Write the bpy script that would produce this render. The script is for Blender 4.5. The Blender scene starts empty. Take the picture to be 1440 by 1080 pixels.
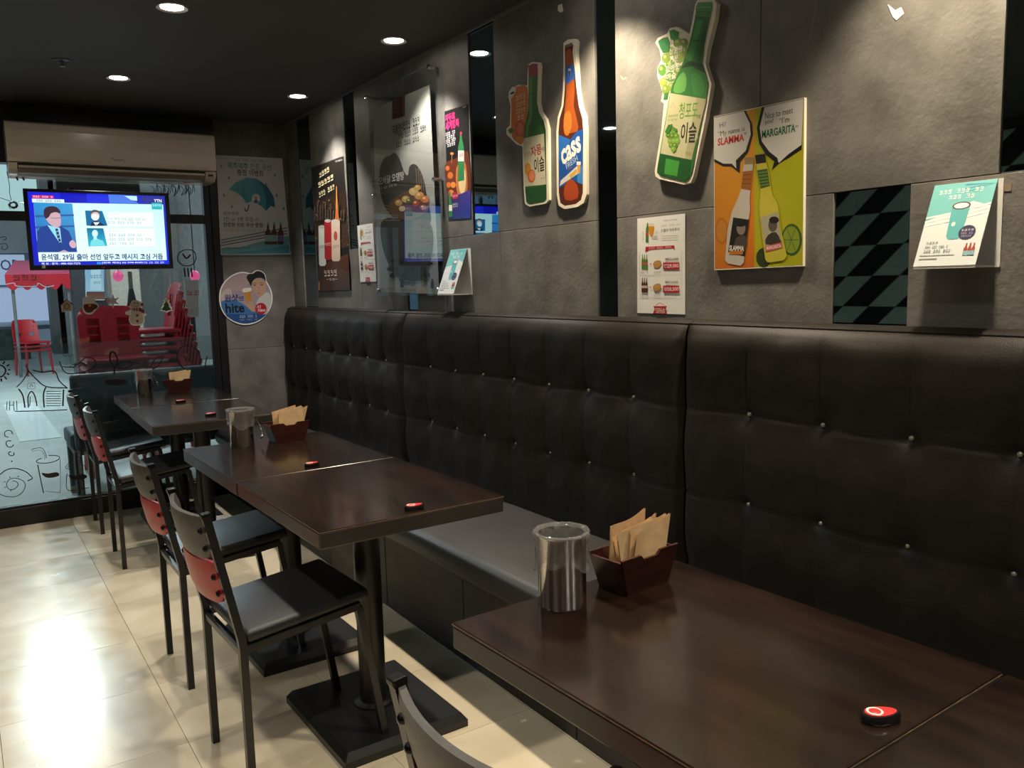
import bpy, bmesh, math, random
from mathutils import Vector, Matrix
random.seed(7)
sc = bpy.context.scene
COL = sc.collection
PI = math.pi

# ------------------------------------------------------------------ camera
YAW, PITCH, ROLL, FPX = 0.58503512, -0.12281048, -0.02615119, 1172.85
CAM = Vector((0, 0, 1.382))
_f = Vector((math.sin(YAW)*math.cos(PITCH), math.cos(YAW)*math.cos(PITCH), math.sin(PITCH)))
_r = Vector((math.cos(YAW), -math.sin(YAW), 0))
_u = _r.cross(_f)
R2 = _r*math.cos(ROLL) + _u*math.sin(ROLL)
U2 = -_r*math.sin(ROLL) + _u*math.cos(ROLL)
cam = bpy.data.cameras.new('camera')
cam.sensor_fit = 'HORIZONTAL'; cam.sensor_width = 36; cam.lens = FPX*36/1440
cam.clip_start = 0.02; cam.clip_end = 200
cam_o = bpy.data.objects.new('camera', cam)
cam_o.matrix_world = Matrix(((R2.x, U2.x, -_f.x, CAM.x), (R2.y, U2.y, -_f.y, CAM.y), (R2.z, U2.z, -_f.z, CAM.z), (0, 0, 0, 1)))
COL.objects.link(cam_o); sc.camera = cam_o

# ------------------------------------------------------------------ world, colour
w = bpy.data.worlds.new('evening_sky'); sc.world = w; w.use_nodes = True
w.node_tree.nodes['Background'].inputs[0].default_value = (0.42, 0.58, 0.66, 1)
w.node_tree.nodes['Background'].inputs[1].default_value = 0.42
vs = sc.view_settings
sc.display_settings.display_device = 'sRGB'
vs.view_transform = 'Standard'; vs.look = 'None'; vs.gamma = 1; vs.use_curve_mapping = False
vs.exposure = 0.0
SPOT_W = 62.0         # power of one ceiling downlight
try:
    sc.cycles.caustics_reflective = False; sc.cycles.caustics_refractive = False
    sc.cycles.max_bounces = 10; sc.cycles.transparent_max_bounces = 24
    sc.cycles.sample_clamp_indirect = 4.0
except Exception: pass

# ------------------------------------------------------------------ helpers
def ray(px, py): return _f*FPX + R2*(px-720) + U2*(540-py)
class Plane:
    """a real surface: origin, right axis u, up axis v, normal n"""
    def __init__(s, o, u, v): s.o = Vector(o); s.u = Vector(u).normalized(); s.v = Vector(v).normalized(); s.n = s.u.cross(s.v)
    def hit(s, px, py):
        d = ray(px, py); return CAM + d*((s.o-CAM).dot(s.n)/d.dot(s.n))
    def uv(s, px, py):
        p = s.hit(px, py) - s.o; return (p.dot(s.u), p.dot(s.v))
    def w(s, u, v, z=0): return s.o + s.u*u + s.v*v + s.n*z
def lin(c):
    if isinstance(c, str):
        c = c.lstrip('#'); c = [int(c[i:i+2], 16)/255 for i in (0, 2, 4)]
        c = [x/12.92 if x <= .04045 else ((x+.055)/1.055)**2.4 for x in c]
    return (c[0], c[1], c[2], 1)
MATS = {}
def node_mat(name):
    m = bpy.data.materials.new(name); m.use_nodes = True
    nt = m.node_tree; b = nt.nodes['Principled BSDF']; MATS[name] = m
    return m, nt, b
def mat(name, col, rough=.5, metal=0, spec=.5, noise=0, nscale=20, bump=0, bscale=60, coat=0, emit=0, rnd=0, stretch=None, col2=None, detail=5):
    m, nt, b = node_mat(name); c = lin(col)
    b.inputs['Base Color'].default_value = c; b.inputs['Roughness'].default_value = rough
    b.inputs['Metallic'].default_value = metal; b.inputs['Specular IOR Level'].default_value = spec
    b.inputs['Coat Weight'].default_value = coat; b.inputs['Coat Roughness'].default_value = .1
    if emit: b.inputs['Emission Color'].default_value = c; b.inputs['Emission Strength'].default_value = emit
    N = nt.nodes; L = nt.links
    if noise or bump:
        tc = N.new('ShaderNodeTexCoord'); mp = N.new('ShaderNodeMapping'); L.new(tc.outputs['Object'], mp.inputs[0])
        if stretch: mp.inputs['Scale'].default_value = stretch
    if noise:
        t = N.new('ShaderNodeTexNoise'); t.inputs['Scale'].default_value = nscale; t.inputs['Detail'].default_value = detail
        L.new(mp.outputs[0], t.inputs['Vector'])
        rp = N.new('ShaderNodeValToRGB'); rp.color_ramp.elements[0].position = .3; rp.color_ramp.elements[1].position = .7
        c2 = lin(col2) if col2 else tuple(min(1, x*(1+noise)) for x in c[:3])+(1,)
        rp.color_ramp.elements[0].color = tuple(x*(1-noise) for x in c[:3])+(1,); rp.color_ramp.elements[1].color = c2
        L.new(t.outputs['Fac'], rp.inputs[0]); src = rp.outputs[0]
        if rnd:
            oi = N.new('ShaderNodeObjectInfo'); mr = N.new('ShaderNodeMapRange'); mr.inputs[3].default_value = 1-rnd; mr.inputs[4].default_value = 1+rnd
            L.new(oi.outputs['Random'], mr.inputs[0]); hs = N.new('ShaderNodeHueSaturation'); L.new(mr.outputs[0], hs.inputs['Value']); L.new(src, hs.inputs['Color']); src = hs.outputs[0]
        L.new(src, b.inputs['Base Color'])
    if bump:
        t2 = N.new('ShaderNodeTexNoise'); t2.inputs['Scale'].default_value = bscale; t2.inputs['Detail'].default_value = 6
        L.new(mp.outputs[0], t2.inputs['Vector'])
        bp = N.new('ShaderNodeBump'); bp.inputs['Strength'].default_value = bump; bp.inputs['Distance'].default_value = .004
        L.new(t2.outputs['Fac'], bp.inputs['Height']); L.new(bp.outputs[0], b.inputs['Normal'])
    return m
def glass_mat(name, tint=(1, 1, 1), ior=1.5, rough=0.0, haze=0, wrinkle=0, hazecol=(.8, .85, .85), translucent=False):
    """thin clear sheet: see-through with Fresnel reflections and an optional milky film"""
    m = bpy.data.materials.new(name); m.use_nodes = True; MATS[name] = m
    nt = m.node_tree; N = nt.nodes; L = nt.links; N.clear()
    out = N.new('ShaderNodeOutputMaterial'); tr = N.new('ShaderNodeBsdfTransparent'); tr.inputs[0].default_value = tuple(tint)+(1,)
    gl = N.new('ShaderNodeBsdfGlossy'); gl.inputs['Roughness'].default_value = rough
    fr = N.new('ShaderNodeFresnel'); fr.inputs[0].default_value = ior
    ge = N.new('ShaderNodeNewGeometry'); mi = N.new('ShaderNodeMapRange'); L.new(ge.outputs['Backfacing'], mi.inputs[0])
    mi.inputs[3].default_value = ior; mi.inputs[4].default_value = 1/ior; L.new(mi.outputs[0], fr.inputs[0])   # thin sheet: same reflection from both sides
    base = tr.outputs[0]
    if wrinkle:
        tc = N.new('ShaderNodeTexCoord'); nz = N.new('ShaderNodeTexNoise'); nz.inputs['Scale'].default_value = 55; nz.inputs['Detail'].default_value = 4; nz.inputs['Distortion'].default_value = 1.5
        L.new(tc.outputs['Object'], nz.inputs['Vector']); bu = N.new('ShaderNodeBump'); bu.inputs['Strength'].default_value = wrinkle; bu.inputs['Distance'].default_value = .006
        L.new(nz.outputs['Fac'], bu.inputs['Height']); L.new(bu.outputs[0], gl.inputs['Normal']); L.new(bu.outputs[0], fr.inputs['Normal'])
    if haze:
        df = N.new('ShaderNodeBsdfTranslucent' if translucent else 'ShaderNodeBsdfDiffuse'); df.inputs[0].default_value = tuple(hazecol)+(1,)
        mh = N.new('ShaderNodeMixShader'); mh.inputs[0].default_value = haze
        L.new(tr.outputs[0], mh.inputs[1]); L.new(df.outputs[0], mh.inputs[2]); base = mh.outputs[0]
    mx = N.new('ShaderNodeMixShader'); L.new(fr.outputs[0], mx.inputs[0]); L.new(base, mx.inputs[1]); L.new(gl.outputs[0], mx.inputs[2])
    L.new(mx.outputs[0], out.inputs[0])
    return m
def ink_mat(name, emit=0, rough=.45, coat=0):
    m, nt, b = node_mat(name)
    at = nt.nodes.new('ShaderNodeAttribute'); at.attribute_name = 'ink'
    sc_ = nt.nodes.new('ShaderNodeVectorMath'); sc_.operation = 'SCALE'; sc_.inputs['Scale'].default_value = .80      # printed ink never reflects fully
    nt.links.new(at.outputs['Color'], sc_.inputs[0]); nt.links.new(sc_.outputs[0], b.inputs['Base Color']); b.inputs['Roughness'].default_value = rough; b.inputs['Coat Weight'].default_value = coat
    if emit:
        nt.links.new(at.outputs['Color'], b.inputs['Emission Color']); b.inputs['Emission Strength'].default_value = emit
        b.inputs['Base Color'].default_value = (0, 0, 0, 1); nt.links.remove(b.inputs['Base Color'].links[0])
    return m

def put(name, mesh, m=None, parent=None, loc=None, smooth=False):
    o = bpy.data.objects.new(name, mesh); COL.objects.link(o)
    if m is not None and hasattr(mesh, 'materials'):
        mesh.materials.append(MATS[m] if isinstance(m, str) else m)
    if parent: o.parent = parent
    if loc is not None: o.location = loc
    if smooth:
        mesh.polygons.foreach_set('use_smooth', [True]*len(mesh.polygons))
    return o
def tag(o, label, cat, group=None):
    o['label'] = label; o['category'] = cat
    if group: o['group'] = group
    return o
def thing(name, label, cat, loc=(0, 0, 0), rot=(0, 0, 0), group=None):
    o = bpy.data.objects.new(name, None); COL.objects.link(o); o.location = loc; o.rotation_euler = rot
    o.empty_display_size = .05
    return tag(o, label, cat, group)
def struct(o): o['kind'] = 'structure'; return o
def copy_tree(o, parent=None):
    c = o.copy(); COL.objects.link(c)
    if parent: c.parent = parent
    for ch in list(o.children): copy_tree(ch, c)
    return c

class MB:
    """collects shapes, builds ONE mesh object"""
    def __init__(s): s.bm = bmesh.new()
    def box(s, lo, hi, bevel=0, seg=1, mtx=None):
        lo = Vector(lo); hi = Vector(hi)
        r = bmesh.ops.create_cube(s.bm, size=1); vs = r['verts']
        d = hi-lo; c = (hi+lo)/2
        for v in vs: v.co = Vector((v.co.x*d.x, v.co.y*d.y, v.co.z*d.z)) + c
        if bevel:
            es = list({e for v in vs for e in v.link_edges})
            g = bmesh.ops.bevel(s.bm, geom=es, offset=bevel, segments=seg, affect='EDGES', profile=.5)
            vs = list({v for f in g['faces'] for v in f.verts} | {v for v in vs if v.is_valid})
        if mtx is not None: bmesh.ops.transform(s.bm, matrix=mtx, verts=vs)
        return s
    def tube(s, pts, r, n=8, cap=True, square=False, up=(0, 1, 0)):
        pts = [Vector(p) for p in pts]; rings = []
        rr = r if isinstance(r, (list, tuple)) else [r]*len(pts)
        for i, p in enumerate(pts):
            a = pts[max(i-1, 0)]; b = pts[min(i+1, len(pts)-1)]
            t = (b-a).normalized()
            x = Vector(up) - t*Vector(up).dot(t)
            if x.length < 1e-4: x = t.orthogonal()
            x.normalize(); y = t.cross(x)
            k = 4 if square else n; ring = []
            for j in range(k):
                an = (j+.5)*2*PI/4 if square else j*2*PI/k
                q = rr[i]*(math.sqrt(2) if square else 1)
                ring.append(s.bm.verts.new(p + x*math.cos(an)*q + y*math.sin(an)*q))
            rings.append(ring)
        for A, B in zip(rings, rings[1:]):
            k = len(A)
            for j in range(k): s.bm.faces.new((A[j], A[(j+1) % k], B[(j+1) % k], B[j]))
        if cap: s.bm.faces.new(rings[0][::-1]); s.bm.faces.new(rings[-1])
        return s
    def lathe(s, prof, n=32, c=(0, 0, 0), wob=None):
        rings = []
        for i, (r, z) in enumerate(prof):
            ring = []
            for j in range(n):
                a = 2*PI*j/n; q = r + (wob(i, j) if wob else 0)
                ring.append(s.bm.verts.new((c[0]+q*math.cos(a), c[1]+q*math.sin(a), c[2]+z)))
            rings.append(ring)
        for A, B in zip(rings, rings[1:]):
            for j in range(n): s.bm.faces.new((A[j], A[(j+1) % n], B[(j+1) % n], B[j]))
        s.rings = rings
        return s
    def cap(s, i): s.bm.faces.new(s.rings[i] if i else s.rings[i][::-1]); return s
    def prism(s, poly, axis, a, b):
        """extrude a 2D polygon along axis ('x','y','z') from a to b"""
        def P(q, t):
            return {'x': (t, q[0], q[1]), 'y': (q[0], t, q[1]), 'z': (q[0], q[1], t)}[axis]
        A = [s.bm.verts.new(P(q, a)) for q in poly]; B = [s.bm.verts.new(P(q, b)) for q in poly]
        n = len(poly)
        s.bm.faces.new(A[::-1]); s.bm.faces.new(B)
        for i in range(n): s.bm.faces.new((A[i], A[(i+1) % n], B[(i+1) % n], B[i]))
        return s
    def grid(s, fn, nu, nv, double=0):
        V = [[s.bm.verts.new(fn(i/nu, j/nv)) for j in range(nv+1)] for i in range(nu+1)]
        for i in range(nu):
            for j in range(nv): s.bm.faces.new((V[i][j], V[i+1][j], V[i+1][j+1], V[i][j+1]))
        return s
    def mesh(s, name, fix=True):
        if fix: bmesh.ops.recalc_face_normals(s.bm, faces=s.bm.faces[:])
        me = bpy.data.meshes.new(name); s.bm.to_mesh(me); s.bm.free(); return me
    def build(s, name, m, parent=None, loc=None, smooth=False, fix=True):
        o = put(name, s.mesh(name, fix), m, parent, loc)
        if smooth:
            me = o.data
            me.polygons.foreach_set('use_smooth', [True]*len(me.polygons))
            if smooth != 'all':
                bm = bmesh.new(); bm.from_mesh(me)
                for e in bm.edges:
                    if len(e.link_faces) == 2 and e.calc_face_angle(0) > .7: e.smooth = False
                bm.to_mesh(me); bm.free()
        return o
def box(name, lo, hi, m, parent=None, bevel=0, seg=1): return MB().box(lo, hi, bevel, seg).build(name, m, parent)

def catmull(pts, closed=True, k=5):
    n = len(pts); out = []
    rng = range(n) if closed else range(n-1)
    for i in rng:
        g = (lambda j: pts[j % n]) if closed else (lambda j: pts[min(max(j, 0), n-1)])
        p0, p1, p2, p3 = g(i-1), g(i), g(i+1), g(i+2)
        for t in range(k):
            t /= k
            out.append(tuple(.5*((2*p1[d]) + (-p0[d]+p2[d])*t + (2*p0[d]-5*p1[d]+4*p2[d]-p3[d])*t*t + (-p0[d]+3*p1[d]-3*p2[d]+p3[d])*t**3) for d in (0, 1)))
    if not closed: out.append(tuple(pts[-1]))
    return out
TXT = {}
def glyphs(s, bold, res=2):
    bold *= .55; k = (s, bold)
    if k not in TXT:
        c = bpy.data.curves.new('t', 'FONT'); c.body = s; c.resolution_u = res; c.offset = bold; c.align_x = 'LEFT'
        o = bpy.data.objects.new('t', c); me = o.to_mesh()
        V = [(v.co.x, v.co.y) for v in me.vertices]; F = [tuple(p.vertices) for p in me.polygons]
        o.to_mesh_clear(); bpy.data.objects.remove(o); bpy.data.curves.remove(c)
        TXT[k] = (V, F)
    return TXT[k]

def scrawl(count):
    """small print that cannot be read in the photo: a row of stroke clusters, one per character"""
    r = random.Random(count); V = []; F = []
    def bar(x0, y0, x1, y1):
        n = len(V); V.extend([(x0, y0), (x1, y0), (x1, y1), (x0, y1)]); F.append((n, n+1, n+2, n+3))
    for i in range(count):
        if count > 5 and i % 4 == 3: continue          # gap between words
        bar(i+.10, r.uniform(.05, .15), i+.78, r.uniform(.22, .30)); bar(i+r.uniform(.08, .2), .55, i+.5, .70); bar(i+.62, .34, i+.76, r.uniform(.85, 1)); bar(i+.12, .82, i+.5, .95)
    return V, F
class Canvas:
    """flat print on a real surface; coordinates come as positions in a crop of the photo and are laid on the surface"""
    def __init__(s, plane, crop, dz=.00004):
        s.p = plane; s.crop = crop; s.dz = dz; s.k = 0
        s.buf = {}
    def uv(s, c): return s.p.uv(s.crop[0]+c[0]/s.crop[2], s.crop[1]+c[1]/s.crop[2])
    def _b(s, name):
        return s.buf.setdefault(name, ([], [], []))
    def _add(s, uvs, faces, cols, name):
        V, F, Cc = s._b(name); s.k += 1; z = s.k*s.dz; n = len(V)
        V.extend((u, v, z) for u, v in uvs)
        for f in faces:
            F.append(tuple(n+i for i in f))
            Cc.extend(cols[i] for i in f)
    def poly(s, pts, col, smooth=0, name='printed_artwork', cols=None):
        if smooth: pts = catmull(pts, True, smooth)
        uvs = [s.uv(p) for p in pts]
        a = sum(uvs[i-1][0]*uvs[i][1]-uvs[i][0]*uvs[i-1][1] for i in range(len(uvs)))
        cc = [lin(c) for c in cols] if cols else [lin(col)]*len(uvs)
        if a < 0: uvs = uvs[::-1]; cc = cc[::-1]
        s._add(uvs, [tuple(range(len(uvs)))], cc, name)
    def quad(s, x0, y0, x1, y1, col, col2=None, **k):
        """upright rectangle in the crop; col2 = colour at its bottom"""
        s.poly([(x0, y0), (x1, y0), (x1, y1), (x0, y1)], col, cols=[col, col, col2 or col, col2 or col], **k)
    def ell(s, x, y, rx, ry, col, rot=0, n=20, **k):
        c, d = math.cos(rot), math.sin(rot)
        s.poly([(x+rx*math.cos(a)*c-ry*math.sin(a)*d, y+rx*math.cos(a)*d+ry*math.sin(a)*c) for a in (2*PI*i/n for i in range(n))], col, **k)
    def line(s, pts, wd, col, smooth=0, closed=False, name='printed_artwork', taper=False):
        if smooth: pts = catmull(pts, closed, smooth)
        if closed: pts = list(pts)+[pts[0]]
        q = [s.uv(p) for p in pts]
        h = abs(s.uv((pts[0][0], pts[0][1]+1))[1]-s.uv(pts[0])[1])*wd/2
        V = []; n = len(q)
        for i in range(n):
            a = q[max(i-1, 0)]; b = q[min(i+1, n-1)]
            if closed and i in (0, n-1): a = q[n-2]; b = q[1]
            dx, dy = b[0]-a[0], b[1]-a[1]; l = math.hypot(dx, dy) or 1
            hh = h*(.45+.55*math.sin(PI*i/max(n-1, 1))) if taper else h
            V += [(q[i][0]-dy/l*hh, q[i][1]+dx/l*hh), (q[i][0]+dy/l*hh, q[i][1]-dx/l*hh)]
        s._add(V, [(2*i, 2*i+1, 2*i+3, 2*i+2) for i in range(n-1)], [lin(col)]*len(V), name)
    def text(s, t, x, y, wd, ht, col, bold=0, rot=None, shear=0, mirror=False, name='lettering'):
        """t centred at (x, y) in the crop, wd x ht crop pixels; runs level on the surface unless rot is given"""
        V, F = scrawl(t) if isinstance(t, int) else glyphs(t, bold)
        if not V: return
        xs = [v[0] for v in V]; ys = [v[1] for v in V]
        x0, x1, y0, y1 = min(xs), max(xs), min(ys), max(ys)
        u, v = s.uv((x, y))
        W = abs(s.uv((x+wd/2, y))[0]-s.uv((x-wd/2, y))[0]); H = abs(s.uv((x, y-ht/2))[1]-s.uv((x, y+ht/2))[1])
        a = rot or 0; ca, sa = math.cos(a), math.sin(a); out = []
        for vx, vy in V:
            gx = ((vx-x0)/max(x1-x0, 1e-6)-.5)*W; gy = ((vy-y0)/max(y1-y0, 1e-6)-.5)*H
            if mirror: gx = -gx
            gx += gy*shear
            out.append((u+gx*ca-gy*sa, v+gx*sa+gy*ca))
        if name == 'lettering': s.nt = getattr(s, 'nt', 0)+1; name = 'lettering|%d' % s.nt      # each line of writing is a part
        s._add(out, [f[::-1] for f in F] if mirror else F, [lin(col)]*len(out), name)
    def build(s, parent, m='ink', origin=None):
        O = Vector(origin) if origin is not None else Vector((0, 0, 0)); res = []
        for nm, (V, F, Cc) in s.buf.items():
            nm = nm.split('|')[0]; me = bpy.data.meshes.new(nm)
            me.from_pydata([s.p.w(*v)-O for v in V], [], F)
            at = me.color_attributes.new('ink', 'FLOAT_COLOR', 'CORNER')
            at.data.foreach_set('color', [x for c in Cc for x in c])
            res.append(put(nm, me, m, parent))
        return res
class Sign:
    """a sheet or board on a wall: the sheet itself plus its print"""
    def __init__(s, name, label, cat, plane, crop, outline, thick, sheet='paper', smooth=0, group=None, part='sheet'):
        s.cv = Canvas(plane, crop); s.plane = plane
        pts = catmull(outline, True, smooth) if smooth else outline
        uvs = [s.cv.uv(p) for p in pts]
        a = sum(uvs[i-1][0]*uvs[i][1]-uvs[i][0]*uvs[i-1][1] for i in range(len(uvs)))
        if a < 0: uvs = uvs[::-1]
        s.O = plane.w(sum(q[0] for q in uvs)/len(uvs), min(q[1] for q in uvs), -thick)
        s.root = thing(name, label, cat, s.O, group=group)
        n = len(uvs)
        V = [plane.w(u, v, -thick)-s.O for u, v in uvs] + [plane.w(u, v, 0)-s.O for u, v in uvs]
        me = bpy.data.meshes.new(part)
        me.from_pydata(V, [], [tuple(range(n))[::-1], tuple(range(n, 2*n))] + [(i, (i+1) % n, n+(i+1) % n, n+i) for i in range(n)])
        s.sheet = put(part, me, sheet, s.root)
    def done(s, m='ink'): return s.cv.build(s.root, m, s.O)
# ------------------------------------------------------------------ materials
mat('stone', (.140, .132, .120), .55, noise=.28, nscale=9, bump=.35, bscale=70, rnd=.10, detail=10)
mat('grout', (.03, .03, .03), .9)
mat('ceiling_black', (.050, .050, .050), .75, bump=.05)
mat('trim_grey', (.16, .155, .15), .5)
mat('dark_wall', (.030, .030, .032), .7, noise=.2, nscale=4)
mat('check_teal', (.42, .56, .55), .5, noise=.1)
mat('check_black', (.006, .006, .007), .5, noise=.1)
mat('leather', (.0100, .0074, .0058), .50, noise=.25, nscale=7, bump=.16, bscale=260, spec=.24)
mat('seat_leather', (.028, .027, .027), .46, noise=.22, nscale=6, bump=.16, bscale=260)
mat('base_board', (.030, .027, .024), .55, noise=.25, nscale=5, stretch=(1, 1, 4))
mat('button_pin', (.30, .28, .22), .35, metal=.4)
mat('table_top', (.0080, .0040, .0028), .20, noise=.45, nscale=3.2, bump=.02, bscale=90, col2=(.018, .0085, .0050), stretch=(6, 1.2, 1), detail=9, coat=.3)
mat('table_edge', (.030, .026, .023), .33, noise=.25, nscale=8)
mat('edge_line', (.20, .13, .065), .5, noise=.4, nscale=60)
mat('black_metal', (.012, .012, .013), .32, noise=.15, nscale=10)
mat('chair_frame', (.020, .020, .021), .30, metal=.3, noise=.1)
mat('chair_grey', (.065, .062, .056), .42, noise=.15, nscale=30, bump=.15, bscale=300)
mat('chair_red', (.42, .020, .022), .34, noise=.12, nscale=15)
mat('chair_seat', (.022, .022, .024), .40, noise=.2, nscale=12, bump=.2, bscale=280)
mat('bolt', (.01, .01, .01), .3, metal=.6)
mat('steel', (.62, .60, .58), .17, metal=1, noise=.06, nscale=3, stretch=(1, 1, 14))
mat('dark_wood_red', (.042, .009, .007), .32, noise=.4, nscale=6, stretch=(1, 1, 9))
mat('kraft', (.62, .42, .22), .8, noise=.12, nscale=40, bump=.1)
mat('button_black', (.008, .008, .008), .25)
mat('button_red', (.62, .03, .03), .3, noise=.1)
mat('button_ring', (.85, .62, .55), .4)
mat('paper', (.78, .77, .75), .55, noise=.03)
mat('board_edge', (.72, .66, .54), .6, noise=.05)
mat('black_sheet', (.015, .014, .014), .45, noise=.1)
mat('ac_plastic', (.62, .55, .47), .22, noise=.03, coat=.4)
mat('ac_dark', (.05, .045, .04), .5, noise=.1)
mat('ac_slot', (.26, .20, .15), .5, noise=.1)
mat('tv_plastic', (.008, .008, .010), .22, noise=.1)
mat('frame_black', (.009, .009, .010), .38, noise=.15, nscale=12)
mat('cable', (.01, .01, .01), .5)
mat('lamp_ring', (.35, .33, .3), .35, metal=.6)
mat('chrome', (.75, .75, .74), .12, metal=1)
mat('marker', (.006, .006, .008), .5)
def lamp_mat(name, col, st):
    m, nt, b = node_mat(name); b.inputs['Base Color'].default_value = (0, 0, 0, 1)
    b.inputs['Emission Color'].default_value = tuple(col)+(1,); b.inputs['Emission Strength'].default_value = st
lamp_mat('lamp_lens', (1, .93, .80), 40)
def floor_mat():
    m, nt, b = node_mat('floor_tile'); N = nt.nodes; L = nt.links
    tc = N.new('ShaderNodeTexCoord'); oi = N.new('ShaderNodeObjectInfo')
    ad = N.new('ShaderNodeVectorMath'); ad.operation = 'MULTIPLY_ADD'; ad.inputs[1].default_value = (1, 1, 1)
    sc_ = N.new('ShaderNodeVectorMath'); sc_.operation = 'SCALE'; sc_.inputs[0].default_value = (7, 5, 3); L.new(oi.outputs['Random'], sc_.inputs['Scale'])
    L.new(tc.outputs['Object'], ad.inputs[0]); L.new(sc_.outputs[0], ad.inputs[2])
    n1 = N.new('ShaderNodeTexNoise'); n1.inputs['Scale'].default_value = 3.2; n1.inputs['Detail'].default_value = 9; n1.inputs['Distortion'].default_value = 1.1
    L.new(ad.outputs[0], n1.inputs['Vector'])
    r = N.new('ShaderNodeValToRGB'); e = r.color_ramp.elements
    e[0].position = .28; e[0].color = (.50, .425, .305, 1); e[1].position = .70; e[1].color = (.62, .55, .42, 1)
    L.new(n1.outputs['Fac'], r.inputs[0]); L.new(r.outputs[0], b.inputs['Base Color'])
    n2 = N.new('ShaderNodeTexNoise'); n2.inputs['Scale'].default_value = 9; n2.inputs['Detail'].default_value = 6; L.new(ad.outputs[0], n2.inputs['Vector'])
    mr = N.new('ShaderNodeMapRange'); mr.inputs[3].default_value = .10; mr.inputs[4].default_value = .34; L.new(n2.outputs['Fac'], mr.inputs[0]); L.new(mr.outputs[0], b.inputs['Roughness'])
    bp = N.new('ShaderNodeBump'); bp.inputs['Strength'].default_value = .10; bp.inputs['Distance'].default_value = .004
    n3 = N.new('ShaderNodeTexNoise'); n3.inputs['Scale'].default_value = 16; n3.inputs['Detail'].default_value = 3; L.new(ad.outputs[0], n3.inputs['Vector'])
    L.new(n3.outputs['Fac'], bp.inputs['Height']); L.new(bp.outputs[0], b.inputs['Normal'])
floor_mat()
def mirror_mat():
    m = bpy.data.materials.new('dark_mirror'); m.use_nodes = True; MATS['dark_mirror'] = m
    N = m.node_tree.nodes; L = m.node_tree.links; N.clear()
    o = N.new('ShaderNodeOutputMaterial'); g = N.new('ShaderNodeBsdfGlossy'); g.inputs[0].default_value = (.32, .42, .46, 1); g.inputs['Roughness'].default_value = .015
    L.new(g.outputs[0], o.inputs[0])
mirror_mat()
glass_mat('window_glass', (.85, .90, .89), 1.6)
glass_mat('film_glass', (.87, .90, .89), 1.45, haze=.012, hazecol=(.70, .84, .84), translucent=True)
glass_mat('acrylic', (.93, .95, .95), 1.95)
glass_mat('acrylic_edge', (.7, .75, .74), 1.5, haze=.25)
glass_mat('plastic_bag', (.94, .94, .93), 1.5, rough=.08, wrinkle=1.0, haze=.10, hazecol=(.8, .8, .78))
ink_mat('ink', coat=.15)
ink_mat('ink_matt', rough=.7)
ink_mat('screen', emit=1.2)

# ------------------------------------------------------------------ room shell
WX, GY, CZ = 1.98, 5.72, 2.475        # right wall face, glass front, ceiling
LX, FY = -2.6, -2.6                   # left wall face, front wall face
PY = 5.70                             # face of the pillar beside the glass
JZ = 1.593                            # level of the joint in the stone cladding
floor = struct(box('floor', (LX-.1, FY-.1, -.15), (WX+.15, GY+.10, -.004), 'grout'))
tx, ty = .48, .46
def tile_mesh(): return MB().box((-.2393, -.2293, -.012), (.2393, .2293, 0), .0004).mesh('tile')
TM = tile_mesh(); TM.materials.append(MATS['floor_tile'])
for i in range(-6, 5):
    for j in range(-12, 8):
        cx, cy = i*tx+.24, 2.58+j*ty-.23
        x0, x1, y0, y1 = max(cx-.2393, LX), min(cx+.2393, WX), max(cy-.2293, FY), min(cy+.2293, GY-.02)
        if x1-x0 < .02 or y1-y0 < .02: continue
        if (x1-x0 < .4775) or (y1-y0 < .4575):
            MB().box((x0, y0, -.012), (x1, y1, 0), .0004).build('tile', 'floor_tile', floor)
        else:
            o = bpy.data.objects.new('tile', TM); COL.objects.link(o); o.parent = floor; o.location = (cx, cy, 0)
ceiling = struct(box('ceiling', (LX-.1, FY-.1, CZ), (WX+.15, GY+.15, CZ+.12), 'ceiling_black'))
trim = struct(box('trim_1', (WX-.012, FY, CZ-.012), (WX-.0005, PY, CZ-.0005), 'trim_grey'))

wall_right = struct(box('wall_right', (WX+.018, FY, 0), (WX+.15, GY+.15, CZ), 'grout'))
def panel(y0, y1, z0, z1, m='stone', x0=WX, name='panel', parent=None):
    g = .0012
    return box(name, (x0, y0+g, z0+g), (WX+.020, y1-g, z1-g), m, parent or wall_right, .0008)
up = [(5.49, PY), (4.685, 5.25), (3.90, 4.535), (3.27, 3.90), (2.40, 3.065), (1.66, 2.29), (.985, 1.66), (-.22, .78), (-1.1, -.22), (-2.6, -1.1)]
for y0, y1 in up: panel(y0, y1, JZ, CZ)
lo = [(5.49, PY), (4.54, 5.25), (3.955, 4.54), (3.05, 3.845), (2.40, 3.05), (1.41, 2.29), (.60, 1.195), (-.4, .60), (-1.5, -.4), (-2.6, -1.5)]
for y0, y1 in lo: panel(y0, y1, 0, JZ)
for y0, y1, z0, z1 in [(5.25, 5.49, 0, CZ), (4.535, 4.685, JZ, CZ), (3.065, 3.27, JZ, CZ), (2.29, 2.40, 0, CZ), (1.195, 1.41, 0, JZ), (.78, .985, JZ, CZ), (3.845, 3.955, 0, JZ)]:
    panel(y0, y1, z0, z1, 'dark_mirror', WX+.006, 'mirror_strip')

wall_back = struct(box('wall_back', (1.515, PY+.012, 0), (WX+.018, GY+.16, CZ), 'grout'))
for z0, z1 in ((0, .975), (.975, JZ), (JZ, CZ)):
    box('panel', (1.503, PY, z0+.0012), (WX, PY+.02, z1-.0012), 'stone', wall_back, .0008)
struct(box('wall_back_side', (LX, PY+.01, 0), (-.45, GY+.16, CZ), 'dark_wall'))
struct(box('wall_front', (LX-.1, FY-.12, 0), (WX+.15, FY, CZ), 'dark_wall'))
wall_left = struct(box('wall_left', (LX-.12, FY, 0), (LX, GY+.15, CZ), 'dark_wall'))
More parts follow.
